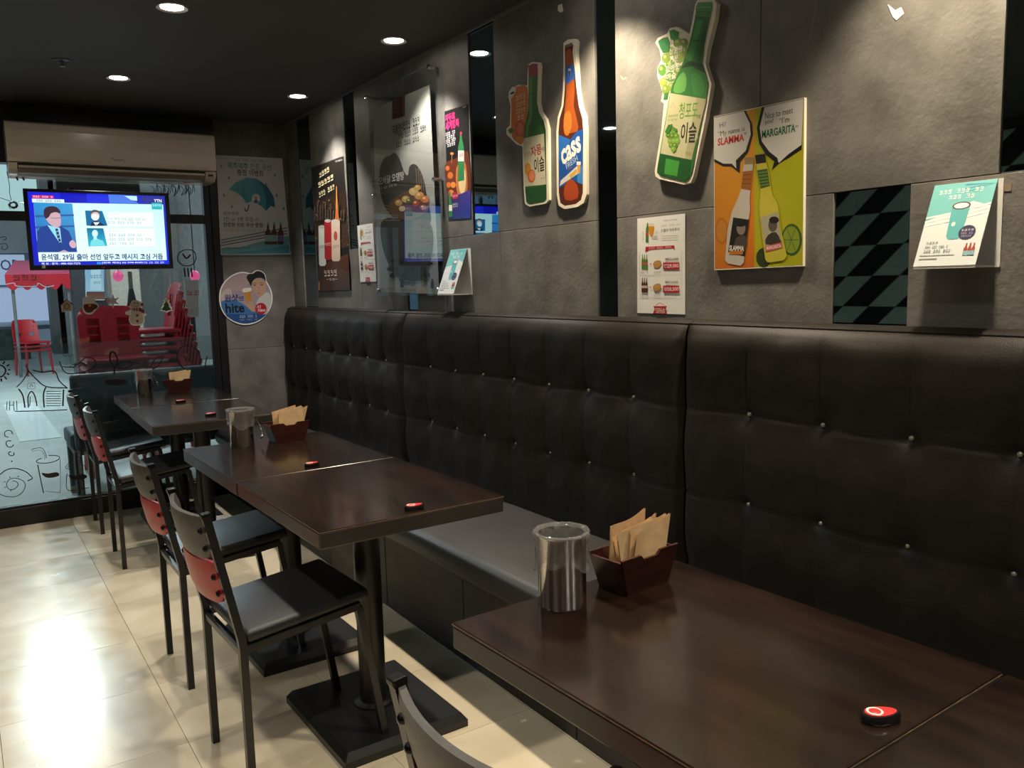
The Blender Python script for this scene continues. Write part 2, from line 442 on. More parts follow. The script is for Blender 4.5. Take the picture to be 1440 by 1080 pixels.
# slanted two-tone panels on the left wall, seen back in the dark mirrors
for r in range(8):
    for c in range(-2, 44):
        y = FY + .25*c - .28*r; z = .3 + .262*r
        if y-.28 < FY+.02 or y+.25 > GY-.3 or z+.262 > CZ: continue
        P = [(y, z), (y+.247, z), (y+.247-.28, z+.259), (y-.28, z+.259)]
        MB().prism(P, 'x', LX, LX+.012).build('panel', 'check_teal' if (r+c) % 2 else 'check_black', wall_left)

# ------------------------------------------------------------------ ceiling downlights (visible grid; rows out of view are assumed)
def downlight():
    t = thing('downlight', 'x', 'light')
    MB().lathe([(.043, -.001), (.058, -.006), (.060, 0), (.043, 0)], 32).build('trim_ring', 'lamp_ring', t, smooth=True)
    MB().lathe([(.0001, -.003), (.030, -.004), (.043, -.002)], 24).build('lens', 'lamp_lens', t, smooth='all')
    return t
protos = [downlight()]
for ix, x in enumerate((.81, 1.76, -.14, -1.10)):
    for iy, y in enumerate((4.82, 3.55, 2.28, 1.01, -.26, -1.53)):
        o = protos[0] if ix == iy == 0 else copy_tree(protos[1])
        if ix == iy == 0: protos.append(copy_tree(o))
        o.location = (x, y, CZ)
        o['group'] = 'round downlights in the black ceiling'
        L1 = {(0, 0): 'glowing downlight above the aisle, the one nearest the air conditioner', (0, 1): 'glowing downlight above the aisle, second from the air conditioner',
              (1, 0): 'glowing downlight close to the stone wall, the one nearest the pillar', (1, 1): 'glowing downlight close to the stone wall, above the clear acrylic sign'}
        o['label'] = L1.get((ix, iy), 'round recessed downlight further back in the black ceiling')
        ld = bpy.data.lights.new('downlight_lamp', 'SPOT'); ld.energy = SPOT_W*((1.45*(1.4 if iy in (2, 3) else 1) if ix == 1 else 1.0) if x > 0 else .38)
        ld.spot_size = math.radians(98); ld.spot_blend = .5; ld.shadow_soft_size = .035
        ld.color = (1, .84, .60) if (ix == 1 and iy in (2, 3)) else ((1, .93, .84) if ix == 1 else (1, .91, .76))
        lo_ = bpy.data.objects.new('downlight_lamp', ld); COL.objects.link(lo_); lo_.parent = o; lo_.location = (0, 0, -.012)
for c_ in list(protos[1].children): bpy.data.objects.remove(c_)
bpy.data.objects.remove(protos[1])
sp = thing('sprinkler_head', 'small dark sprinkler head in the black ceiling beside the aisle lights', 'sprinkler', (.528, 4.583, CZ))
MB().lathe([(.0001, -.012), (.020, -.012), (.042, -.004), (.044, 0)], 24).build('escutcheon', 'black_metal', sp, smooth=True)
MB().lathe([(.0001, -.030), (.012, -.030), (.013, -.024), (.006, -.022), (.006, -.010)], 16).build('deflector', 'lamp_ring', sp, smooth=True)

# ------------------------------------------------------------------ banquette
BX = 1.885                      # front of the buttoned back
BTOP = 1.247
def bench(y0, y1, btn, label):
    root = thing('banquette_section', label, 'bench', ((1.45+WX)/2, (y0+y1)/2, 0), group='banquette along the stone wall')
    O = root.location.copy()
    ny = int((y1-y0)/.0085); nz = 96
    g = .004; ya, yb = y0+g, y1-g
    # profile of the back: up the front face, over the rolled top, down to the wall
    def prof(t):
        z0 = .40; zt = BTOP; R = .085
        Lf = zt-R-z0; arc = R*PI/2*.92; s = t*(Lf+arc)
        if s < Lf: return BX - .012*math.sin(PI*s/Lf), z0+s, 1
        a = (s-Lf)/R
        return BX + R*(1-math.cos(a)), zt-R+R*math.sin(a), max(0, 1-a)
    def crease(d, wdt): return math.exp(-(d/wdt)**2)
    def fn(a, b):
        y = ya+(yb-ya)*a; x, z, k = prof(b); dep = 0
        ed = min(y-ya, yb-y)
        dep += .030*math.exp(-(ed/.018)**1.3)
        for by in btn:
            dy = y-by
            if abs(dy) > .17: continue
            dep += .0045*crease(dy, .0055)*(1 if z > .978 else (.85 if z > .708 else .22))
            for bz in (.978, .708):
                r2 = (dy/.052)**2 + ((z-bz)/.046)**2
                if r2 < 8: dep += .030*math.exp(-math.sqrt(r2)*1.25)
        for bz in (.978, .708):
            dep += .0042*crease(z-bz-.004*math.sin(y*9), .0055)
        # soft quilting between the buttons
        if .5 < z < 1.2:
            nb = min((abs(y-by) for by in btn), default=.2)
            dep -= .008*min(1, nb/.12)*(.6+.4*math.cos((z-.843)/.27*2*PI))
        dep += .0012*math.sin(37*y+3*z)*math.sin(23*z+1.7*y)
        return Vector((x+dep*k, y, z))-O
    m = MB().grid(fn, ny, nz)
    o = m.build('backrest', 'leather', root, smooth='all', fix=False)
    box('back_core', Vector((BX+.035, ya, .05))-O, Vector((WX-.001, yb, BTOP-.012))-O, 'leather', root)
    for by in btn:
        for bz in (.978, .708):
            b = MB(); b.lathe([(.0001, .006), (.004, .0055), (.0065, .003), (.007, 0)], 14)
            bb = b.build('button', 'button_pin', root, smooth='all'); bb.rotation_euler = (0, -PI/2, 0)
            bb.location = Vector((BX+.019, by, bz))-O
    # seat cushion: soft rounded slab, kick board panels below
    n = max(1, round((y1-y0)/.66)); st = (y1-y0)/n
    def sfn(a, b):
        y = ya+(yb-ya)*a; t = b
        prof2 = [(1.43, .350), (1.392, .352), (1.378, .372), (1.376, .405), (1.382, .432), (1.402, .449), (1.45, .455), (1.60, .457), (1.75, .455), (BX+.01, .446)]
        f = t*(len(prof2)-1); i = min(int(f), len(prof2)-2); f -= i
        x = prof2[i][0]*(1-f)+prof2[i+1][0]*f; z = prof2[i][1]*(1-f)+prof2[i+1][1]*f
        ed = min(y-ya, yb-y); z -= .012*math.exp(-(ed/.02)**2)*(1 if t > .4 else 0)
        return Vector((x, y, z + .0015*math.sin(11*y)*math.sin(9*x)))-O
    MB().grid(sfn, ny//3, 36).build('seat_cushion', 'seat_leather', root, smooth='all', fix=False)
    for i in range(n):
        box('kick_board', Vector((1.445, y0+i*st+.0025, .0))-O, Vector((1.463, y0+(i+1)*st-.0025, .352))-O, 'base_board', root, .0015)
    box('carcass', Vector((1.464, ya, .0))-O, Vector((BX+.034, yb, .35))-O, 'grout', root)
    return root
bench(1.88, 3.86, [2.122+.2438*i for i in range(7)], 'dark brown buttoned leather banquette section behind the tables with the middle metal bucket')
bench(3.86, 5.695, [4.086+.244*i for i in range(7)], 'dark brown buttoned leather banquette section running into the stone pillar')
bench(-.10, 1.88, [1.622-.2487*i for i in range(7)], 'dark brown buttoned leather banquette section below the yellow and orange bottle board')
bench(-2.55, -.10, [-.36-.2487*i for i in range(8)], 'dark brown buttoned leather banquette section beyond the wall leaflet holder')

# ------------------------------------------------------------------ tables
def table():
    t = thing('restaurant_table', 'x', 'table')
    hw, hd = .288, .3585
    MB().box((-hw, -hd, .7465), (hw, hd, .75), .0012).build('tabletop', 'table_top', t)
    MB().box((-hw, -hd, .700), (hw, hd, .7452), .004, 2).build('edge_band', 'table_edge', t)
    b = MB()
    for a, c in (((-hw, -hd), (-hw, hd)), ((hw, -hd), (hw, hd)), ((-hw, -hd), (hw, -hd)), ((-hw, hd), (hw, hd))):
        b.box((min(a[0], c[0])-.0004, min(a[1], c[1])-.0004, .7450), (max(a[0], c[0])+.0004, max(a[1], c[1])+.0004, .7468))
    b.build('edge_line', 'edge_line', t)
    MB().lathe([(.0001, .04), (.062, .04), (.062, .05), (.042, .056), (.042, .690), (.0001, .690)], 28).build('pole', 'black_metal', t, smooth=True)
    MB().box((-.17, -.03, .676), (.17, .03, .6995), .003).box((-.03, -.22, .682), (.03, .22, .6995), .003).build('top_bracket', 'black_metal', t)
    # cast base plate with sloping rim
    b = MB(); px, py = .205, .247; q = .016
    V = [b.bm.verts.new(c) for c in [(-px, -py, 0), (px, -py, 0), (px, py, 0), (-px, py, 0), (-px, -py, .022), (px, -py, .022), (px, py, .022), (-px, py, .022),
         (-px+q, -py+q, .044), (px-q, -py+q, .044), (px-q, py-q, .044), (-px+q, py-q, .044)]]
    for f in [(3, 2, 1, 0), (8, 9, 10, 11)] + [(i, (i+1) % 4, 4+(i+1) % 4, 4+i) for i in range(4)] + [(4+i, 4+(i+1) % 4, 8+(i+1) % 4, 8+i) for i in range(4)]:
        b.bm.faces.new([V[k] for k in f])
    b.build('base_plate', 'black_metal', t)
    return t
tb = table()
TABLES = [((1.0164, 2.393), .8, 'dark brown table of the middle pair without bucket, call button at its free end'),
          ((1.004, 3.113), .8, 'dark brown table carrying the middle metal bucket and red napkin box'),
          ((1.020, 4.500), -1.6, 'dark brown table of the window pair with a call button and no bucket'),
          ((1.045, 5.236), -1.6, 'dark brown table against the glass front, carrying a bucket and napkin box'),
          ((1.023, .968), 2.0, 'large dark brown table top carrying the biggest metal bucket and napkin box'),
          ((1.046, .244), 2.0, 'bare dark brown table across the seam from the call button')]
TB = []
for i, ((x, y), a, lab) in enumerate(TABLES):
    o = tb if i == 0 else copy_tree(tb)
    o.location = (x, y, 0); o.rotation_euler = (0, 0, math.radians(a)); o['label'] = lab; o['group'] = 'pedestal tables along the banquette'; TB.append(o)

# ------------------------------------------------------------------ chairs (origin between the rear feet, +x towards the table)
def chair():
    t = thing('dining_chair', 'x', 'chair')
    hw = .172; r = .0105
    def rear(z):   # x of the rear post at height z
        return .047*z/.436 if z < .436 else .047-.033*(z-.436)/(.813-.436)
    for s in (-1, 1):
        MB().tube([(rear(z), s*hw, z) for z in (0, .25, .42, .45, .63, .800)], r, square=True).build('rear_post', 'chair_frame', t)
        MB().box((rear(.81)-.0125, s*hw-.0125, .800), (rear(.81)+.0125, s*hw+.0125, .813), .003, 2).build('post_cap', 'bolt', t)
        MB().tube([(.405, s*hw, 0), (.385, s*hw, .415)], r, square=True).build('front_leg', 'chair_frame', t)
        MB().tube([(.05, s*hw, .415), (.390, s*hw, .418)], r*.95, square=True).build('side_rail', 'chair_frame', t)
    MB().tube([(.047, -hw+r, .405), (.047, hw-r, .405)], r*.95, square=True, up=(0, 0, 1)).build('rear_rail', 'chair_frame', t)
    MB().tube([(.385, -hw+r, .405), (.385, hw-r, .405)], r*.95, square=True, up=(0, 0, 1)).build('front_rail', 'chair_frame', t)
    b = MB(); b.box((.055, -.178, .424), (.425, .178, .462), .016, 4)
    for v in b.bm.verts:
        if v.co.z > .45: v.co.z += .006*(1-(v.co.y/.178)**2)*(1-((v.co.x-.24)/.19)**2)
    b.build('seat', 'chair_seat', t, smooth='all')
    def pad(name, m, z0, z1):
        N, M = 22, 10; th = .011
        def c(a, b_, side):
            y = (a-.5)*2*(hw-.012); e = abs(a-.5)*2
            # rounded lower corners
            lowcut = .035*max(0, (e-.72)/.28)**2
            z = z0+lowcut*(1-b_) + (z1-z0)*b_
            x = rear(z) - .030*(1-e*e) + (th if side else -th)*(.55+.45*min(1, 4*min(b_, 1-b_)))
            return Vector((x, y, z))
        b = MB(); F = [[b.bm.verts.new(c(i/N, j/M, 0)) for j in range(M+1)] for i in range(N+1)]
        B = [[b.bm.verts.new(c(i/N, j/M, 1)) for j in range(M+1)] for i in range(N+1)]
        for i in range(N):
            for j in range(M):
                b.bm.faces.new((F[i][j], F[i][j+1], F[i+1][j+1], F[i+1][j])); b.bm.faces.new((B[i][j], B[i+1][j], B[i+1][j+1], B[i][j+1]))
        for i in range(N):
            b.bm.faces.new((F[i][0], F[i+1][0], B[i+1][0], B[i][0])); b.bm.faces.new((F[i][M], B[i][M], B[i+1][M], F[i+1][M]))
        for j in range(M):
            b.bm.faces.new((F[0][j], B[0][j], B[0][j+1], F[0][j+1])); b.bm.faces.new((F[N][j], F[N][j+1], B[N][j+1], B[N][j]))
        p = b.build(name, m, t, smooth=True)
        for s in (-1, 1):
            for zz in (z0+.035, z1-.040):
                bb = MB().lathe([(.0001, .008), (.006, .007), (.0085, .003), (.0095, 0)], 10).build('bolt', 'bolt', p, smooth='all')
                bb.rotation_euler = (0, -PI/2, 0); bb.location = (rear(zz)-.017, s*(hw-.026), zz)
        return p
    p = pad('upper_backrest', 'chair_grey', .675, .800); p['label'] = 'dark grey padded top panel of the backrest'
    p = pad('lower_backrest', 'chair_red', .545, .668); p['label'] = 'red padded lower panel of the backrest'
    return t
ch = chair()
CH = [(.556, 2.36, 2, 'black metal chair with red lower back, front legs on the plate of the outer table'),
      (.570, 3.11, 0, 'black metal chair with red lower back at the table with the middle bucket'),
      (.598, 4.63, -1, 'black metal chair with red lower back, first of the pair by the window'),
      (.598, 5.37, -1, 'black metal chair with red lower back standing against the glass front'),
      (.575, .905, 3, 'black metal chair at the table with the biggest bucket, only its back showing')]
TILT = -.108
for i, (x, y, a, lab) in enumerate(CH):
    o = ch if i == 0 else copy_tree(ch)
    o.location = (x, y, .0005); o.rotation_euler = (0, TILT, math.radians(a)); o['label'] = lab; o['group'] = 'chairs facing the banquette'

# ------------------------------------------------------------------ things on the tables
TZ = .7502
def bucket(loc, rot, lab, seed):
    rnd = random.Random(seed)
    t = thing('metal_bucket', lab, 'bucket', loc, (0, 0, rot), 'steel waste buckets on the tables')
    m = MB().lathe([(.0455, 0), (.047, .003), (.0475, .137), (.0495, .140), (.0495, .143), (.046, .143), (.0455, .01), (.0001, .008)], 48); m.cap(0)
    m.build('can', 'steel', t, smooth=True)
    ph = [rnd.uniform(0, 6.3) for _ in range(6)]
    def wob(i, j):
        a = 2*PI*j/64
        return .0012*math.sin(9*a+ph[0]+i)+.0010*math.sin(17*a+ph[1]+i*.7)+.0008*math.sin(29*a+ph[2]-i)+rnd.uniform(-.0004, .0004)
    b = MB().lathe([(.0405, .06), (.0425, .11), (.0445, .136), (.0480, .1475), (.0540, .1495), (.0565, .1450), (.0545, .136), (.0520, .125), (.0515, .110), (.0512, .098), (.0520, .088), (.0530, .082)], 64, wob=wob)
    for k, ring in enumerate(b.rings):
        if k > 8:
            for j, v in enumerate(ring): v.co.z += .010*math.sin(2*PI*j/64*2+ph[3]) + .006*math.sin(2*PI*j/64*5+ph[4])
    b.build('bag_liner', 'plastic_bag', t, smooth='all')
    MB().tube([(.044, .022, .112), (.054, .030, .100), (.070, .026, .070), (.078, .018, .040), (.078, .012, .034)], .0018, 6).build('handle', 'chrome', t, smooth=True)
    MB().tube([(.078, .016, .040), (.078, .006, .030), (.078, -.006, .028)], .0045, 8).build('handle_grip', 'button_black', t, smooth=True)
    return t
def napkin_box(loc, rot, lab, nlab, seed, cnt):
    rnd = random.Random(seed)
    t = thing('napkin_box', lab, 'napkin holder', loc, (0, 0, rot), 'red-brown wooden napkin boxes')
    b0, t0, h, d0, d1 = .062, .085, .078, .040, .048
    # front and back trapezoid boards with a thumb dip, two sloped ends, a floor
    def board(y0, y1, yb0, yb1):
        pr = [(-b0, 0), (b0, 0), (t0, h), (.030, h), (.020, h-.010), (-.020, h-.010), (-.030, h), (-t0, h)]
        b = MB(); n = len(pr)
        A = [b.bm.verts.new((x, y0+(yb0-y0)*z/h, z)) for x, z in pr]; B = [b.bm.verts.new((x, y1+(yb1-y1)*z/h, z)) for x, z in pr]
        b.bm.faces.new(A[::-1]); b.bm.faces.new(B)
        for i in range(n): b.bm.faces.new((A[i], A[(i+1) % n], B[(i+1) % n], B[i]))
        return b
    board(-d0, -d0+.006, -d1, -d1+.006).build('front_board', 'dark_wood_red', t)
    board(d0-.006, d0, d1-.006, d1).build('back_board', 'dark_wood_red', t)
    for s in (-1, 1):
        b = MB(); V = [b.bm.verts.new(c) for c in [(s*b0, -d0+.006, 0), (s*b0, d0-.006, 0), (s*t0, d1-.006, h*.92), (s*t0, -d1+.006, h*.92), (s*(b0-.006), -d0+.006, 0), (s*(b0-.006), d0-.006, 0), (s*(t0-.006), d1-.006, h*.92), (s*(t0-.006), -d1+.006, h*.92)]]
        for f in ((0, 1, 2, 3), (7, 6, 5, 4), (0, 4, 5, 1), (1, 5, 6, 2), (2, 6, 7, 3), (3, 7, 4, 0)): b.bm.faces.new([V[k] for k in f])
        b.build('end_board', 'dark_wood_red', t)
    box('bottom_board', (-b0+.006, -d0+.006, 0), (b0-.006, d0-.006, .005), 'dark_wood_red', t)
    M = Matrix.Translation(Vector(loc)) @ Matrix.Rotation(rot, 4, 'Z')
    for k in range(cnt):
        y = -.030 + .055*k/max(cnt-1, 1); lean = rnd.uniform(-.18, .30); hh = .070+rnd.uniform(0, .022); wd = .052
        sl = rnd.uniform(.10, .34); fan = rnd.uniform(-.08, .42)
        b = MB()
        def nf(a, c, zz=0):
            x = (a-.5)*2*wd + .010; z = .012 + c*(hh+.028) + (a-.4)*sl*.05
            zc = z-.03; x, z = x*math.cos(fan)+zc*math.sin(fan)*.6, .03+zc*math.cos(fan)+max(0, x)*math.sin(fan)*.55
            return Vector((x + c*.012*math.sin(k*2.1), y + lean*.03*c + .004*math.sin(a*5+k)+zz, z))
        b.grid(lambda a, c: nf(a, c), 8, 5); b.grid(lambda a, c: nf(a, c, .0035), 8, 5)
        o = b.build('paper_napkin', 'kraft', None, smooth=True); o.matrix_world = M
        tag(o, nlab, 'napkin', nlab.split(' sticking')[0]+'s')
    return t
def call_button(loc, rot, lab):
    t = thing('call_button', lab, 'call button', loc, (0, 0, rot), 'table call buttons')
    def pill(l, w_, n=28, k=.85):
        return [((l if math.cos(a) > 0 else l*.9)*math.cos(a), w_*math.sin(a)*(1-.16*math.cos(a))) for a in (2*PI*i/n for i in range(n))]
    b = MB()
    rings = []
    for sc_, z in ((.93, 0), (1, .003), (1, .009), (.90, .0125)):
        rings.append([b.bm.verts.new((x*sc_, y*sc_, z)) for x, y in pill(.031, .0165)])
    for A, B in zip(rings, rings[1:]):
        for j in range(28): b.bm.faces.new((A[j], A[(j+1) % 28], B[(j+1) % 28], B[j]))
    b.bm.faces.new(rings[0][::-1]); b.bm.faces.new(rings[-1])
    b.build('case', 'button_black', t, smooth=True)
    MB().prism([(x*.80, y*.78) for x, y in pill(.031, .0165)], 'z', .0120, .0136).build('face_plate', 'button_red', t)
    MB().lathe([(.0085, .0132), (.0085, .0146), (.0115, .0146), (.0115, .0132)], 24, (-.008, 0, 0)).build('ring', 'button_ring', t)
    MB().lathe([(.0001, .0150), (.005, .0150), (.0080, .0140)], 20, (-.008, 0, 0)).build('push_button', 'button_red', t, smooth=True)
    return t
bucket((.944, 1.265, TZ), .9, 'big steel bucket with clear bag liner on the table below the banquette seam', 1)
bucket((.923, 3.385, TZ), -.5, 'steel bucket with milky bag liner on the table of the middle pair', 2)
bucket((.935, 5.545, TZ), -.4, 'steel bucket with bag liner on the table at the glass front', 3)
napkin_box((1.128, 1.262, TZ), .10, 'red-brown wooden napkin box beside the big steel bucket', 'kraft napkin sticking up from the box beside the big bucket', 5, 9)
napkin_box((1.105, 3.375, TZ), .06, 'red-brown wooden napkin box beside the middle bucket', 'kraft napkin sticking up from the box beside the middle bucket', 6, 6)
napkin_box((1.125, 5.50, TZ), .0, 'dark wooden napkin box on the table at the glass front', 'kraft napkin sticking up from the box at the glass front', 9, 5)
call_button((1.040, .648, TZ), -.45, 'red and black call button by the seam of the tables carrying the biggest bucket')
call_button((1.028, 2.070, TZ), -.1, 'red and black call button at the bare end of the middle pair of tables')
call_button((1.002, 2.808, TZ), .2, 'red and black call button at the seam of the middle pair of tables')
call_button((1.022, 4.290, TZ), .2, 'red and black call button at the outer end of the window pair of tables')
call_button((1.014, 4.925, TZ), .2, 'red and black call button at the seam of the window pair of tables')
# ------------------------------------------------------------------ posters and signs
def wallp(off=.002): return Plane((WX-off, 0, 0), (0, -1, 0), (0, 0, 1))
def pillarp(off=.002): return Plane((0, PY-off, 0), (1, 0, 0), (0, 0, 1))

# umbrella event poster on the pillar
P = Sign('poster', 'white poster with a teal umbrella and raindrops on the pillar', 'poster', pillarp(), (290, 170, 3.375), [(48, 163), (360, 178), (400, 632), (70, 635)], .002)
c = P.cv
c.poly([(50, 165), (359, 180), (398, 630), (72, 633)], '#dfe0e2')
c.poly([(72, 633), (398, 630), (392, 545), (330, 556), (250, 575), (160, 600), (71, 604)], '#6fb0bd')
c.poly([(72, 633), (398, 630), (394, 590), (300, 605), (190, 618)], '#4f97a8')
for k in range(3): c.line([(70, 566+k*13), (210, 540+k*13), (385, 507+k*14)], 6, '#6f8f9c')
c.text(15, 205, 188, 140, 13, '#8a8a8c')
c.text('제주맥주 민트 우산', 207, 217, 208, 32, '#5c8d9c', .02)
c.text('증정 이벤트', 210, 247, 127, 29, '#3a3a3e', .03)
c.poly([(107, 325), (140, 292), (190, 268), (240, 275), (290, 310), (320, 360), (328, 411), (306, 404), (283, 428), (262, 404), (240, 394), (215, 382), (190, 392), (172, 362), (140, 338)], '#3f9fae')
c.poly([(240, 275), (290, 310), (320, 360), (328, 411), (306, 404), (283, 428), (285, 370), (268, 315)], '#2c7690')
c.poly([(190, 268), (165, 300), (172, 362), (140, 338), (107, 325), (140, 292)], '#5ab4bf')
c.ell(236, 371, 19, 24, '#e8e6e4'); c.ell(235, 364, 10, 9, '#e2a38e'); c.poly([(222, 385), (236, 368), (251, 386), (236, 392)], '#2f6f8a')
c.line([(203, 396), (199, 415), (192, 428), (185, 424), (184, 414)], 5, '#2b2b2d', smooth=4)
for x, y in ((71, 213), (108, 270), (84, 352), (122, 406), (326, 257), (334, 353), (368, 415), (283, 300)):
    c.poly([(x, y-9), (x+5, y+1), (x+4, y+6), (x, y+8), (x-4, y+6), (x-5, y+1)], '#6c98a4')
c.text('제주맥주', 118, 440, 76, 20, '#4a5a62'); c.text('3잔 or 3병 주문 시', 165, 467, 168, 23, '#45525a')
c.text('한정판 민트 우산 증정!', 178, 494, 192, 22, '#2c3238', .03); c.text(29, 180, 518, 190, 9, '#8c9498')
for x in (293, 322, 353):
    c.poly([(x-4, 481), (x+4, 481), (x+5, 512), (x+14, 530), (x+14, 586), (x-14, 586), (x-14, 530), (x-5, 512)], '#5c2f22')
    c.quad(x-14, 542, x+14, 572, '#8fbcc4' if x < 350 else '#7a6fa8'); c.quad(x-5, 481, x+5, 492, '#7fb8c0')
c.text(14, 150, 603, 120, 8, '#3b5c66')
P.done()

# round cut-out beer sign with a man's portrait (plain generic figure)
out = [(90, 530), (105, 400), (170, 280), (280, 185), (430, 132), (560, 152), (600, 145), (640, 115), (690, 107), (750, 130), (790, 180), (805, 260), (830, 310), (880, 410), (900, 530), (880, 650), (820, 770), (730, 860), (610, 920), (490, 940), (370, 920), (250, 860), (160, 770), (105, 650)]
P = Sign('round_sign', 'round beer sign with a dark-haired man raising a glass, below the umbrella poster', 'sign', pillarp(.006), (300, 370, 10.8), out, .006, smooth=3)
c = P.cv; ctr = (495, 530)
ins = [(ctr[0]+(x-ctr[0])*.955, ctr[1]+(y-ctr[1])*.955) for x, y in out]
c.poly(ins, '#a99aa6', smooth=3, cols=None)
c.poly([(115, 590), (300, 560), (480, 640), (620, 740), (830, 740), (730, 845), (610, 902), (490, 920), (370, 902), (255, 845), (165, 755)], '#3f74ad', smooth=2)
c.poly([(190, 770), (500, 780), (800, 760), (730, 845), (610, 902), (490, 920), (370, 902), (255, 845)], '#274f8f', smooth=2)
c.poly([(150, 340), (280, 240), (420, 180), (540, 200), (520, 330), (470, 420), (330, 420), (200, 460)], '#b8a0a0', smooth=3)
c.poly([(130, 440), (240, 380), (280, 470), (200, 540), (125, 560)], '#c9b9b4', smooth=3)
c.poly([(700, 520), (800, 445), (860, 470), (882, 560), (862, 660), (800, 770), (700, 760), (650, 640)], '#cfccc8', smooth=3)
c.poly([(585, 300), (600, 260), (700, 235), (790, 290), (800, 380), (775, 460), (720, 512), (670, 500), (610, 420)], '#c6a288', smooth=3)
c.poly([(505, 220), (540, 165), (610, 160), (640, 128), (690, 120), (745, 142), (782, 190), (797, 290), (775, 250), (720, 225), (640, 235), (590, 290), (575, 350), (540, 290)], '#16131a', smooth=3)
for x, y in ((628, 335), (735, 330)): c.ell(x, y, 22, 7, '#2c1d18'); c.line([(x-30, y-25), (x, y-32), (x+28, y-24)], 7, '#2a1c18', smooth=3)
c.line([(690, 350), (695, 395), (678, 402)], 5, '#a07a64', smooth=3); c.poly([(665, 430), (705, 425), (735, 428), (715, 462), (685, 460)], '#b46a60', smooth=2); c.line([(672, 436), (704, 440), (730, 434)], 7, '#f0e8e0', smooth=2)
c.poly([(470, 570), (520, 590), (575, 560), (600, 620), (640, 690), (600, 740), (540, 690), (490, 620)], '#c6a084', smooth=3)
c.poly([(450, 395), (570, 380), (578, 560), (540, 594), (505, 580)], '#c98a2c'); c.poly([(446, 390), (570, 374), (572, 425), (455, 445)], '#ece6da', smooth=2)
for k in range(4): c.poly([(490, 570+k*14), (540, 560+k*16), (548, 572+k*16), (500, 586+k*14)], '#bd957a', smooth=2)
c.text('원샷', 272, 528, 210, 112, '#2a2f78', .03); c.text('엔', 422, 535, 75, 70, '#2a2f78', .03)
c.text('hite', 328, 680, 290, 150, '#101326', .05)
c.ell(722, 692, 88, 88, '#b5202c', n=32); c.text('All', 690, 660, 60, 42, '#e8d8d8', .02, shear=.2); c.text('New', 735, 712, 115, 55, '#f2e6e4', .04, shear=.2)
c.text(9, 530, 808, 260, 40, '#c8d2e4', .02); c.text(10, 535, 858, 265, 26, '#a8b8d2')
P.done()

# tall night-city poster
P = Sign('poster', 'tall dark poster of three soju cans before a city at night', 'poster', wallp(), (420, 80, 3), [(53, 468), (188, 418), (222, 985), (85, 990)], .002, 'black_sheet')
c = P.cv
c.poly([(54, 470), (187, 420), (221, 983), (86, 988)], '#1a1512')
c.poly([(60, 600), (199, 565), (212, 800), (74, 825)], '#3a2412', cols=['#20160f', '#2a1a10', '#4a2c14', '#3a2412'])
rr = random.Random(3)
for k in range(150):
    x = rr.uniform(62, 202); y = rr.uniform(598, 800) ; x += (y-600)*.06
    c.quad(x, y, x+rr.uniform(1, 2.6), y+rr.uniform(2, 7), rr.choice(['#8a6434', '#c89048', '#5c4a38', '#e0b468', '#6e5a44', '#3a3234']))
for k in range(12):
    x = 70+k*11; c.quad(x, 610+rr.uniform(0, 40), x+6, 690, rr.choice(['#4a4038', '#3a3430', '#5a4a3c']))
c.poly([(160, 700), (163, 545), (165, 545), (172, 700)], '#e08a3a'); c.poly([(155, 700), (162, 640), (168, 640), (177, 700)], '#d8742c')
c.poly([(82, 880), (214, 830), (221, 983), (86, 988)], '#4a2a18', cols=['#2e1c12', '#6a3c20', '#3a2214', '#241610'])
for x0, x1, y0, y1, col, rim in ((88, 118, 715, 880, '#d8dcd4', '#b8bcb8'), (112, 142, 690, 855, '#b02028', '#c8c8c8'), (142, 178, 690, 860, '#e6cdb4', '#d0d0cc')):
    c.poly([(x0, y0), (x0+5, y0-2), (x1-5, y0-2), (x1, y0), (x1+2, y1-6), (x1-5, y1+2), (x0+8, y1+2), (x0+2, y1-6)], col)
    c.ell((x0+x1)/2, y0+2, (x1-x0)/2-2, 7, rim)
c.ell(160, 755, 8, 20, '#c0463c'); c.text(4, 161, 800, 26, 12, '#a03a34'); c.text(4, 128, 790, 22, 12, '#f0d8d0'); c.text(4, 104, 800, 22, 12, '#5a7a6a')
c.text(4, 112, 487, 42, 22, '#e8dfae', rot=.12); c.text(5, 118, 525, 64, 24, '#e8dfae', rot=.1); c.text(7, 122, 566, 66, 22, '#e8dfae', rot=.1)
c.text(4, 138, 912, 52, 26, '#efe8da', .02); c.text(2, 145, 938, 22, 9, '#e0d8c8'); c.line([(122, 938), (131, 938)], 2, '#e0d8c8'); c.line([(158, 937), (168, 937)], 2, '#e0d8c8')
c.text(9, 173, 438, 26, 8, '#d0d0cc'); c.quad(88, 950, 93, 983, '#c8962c')
P.done()

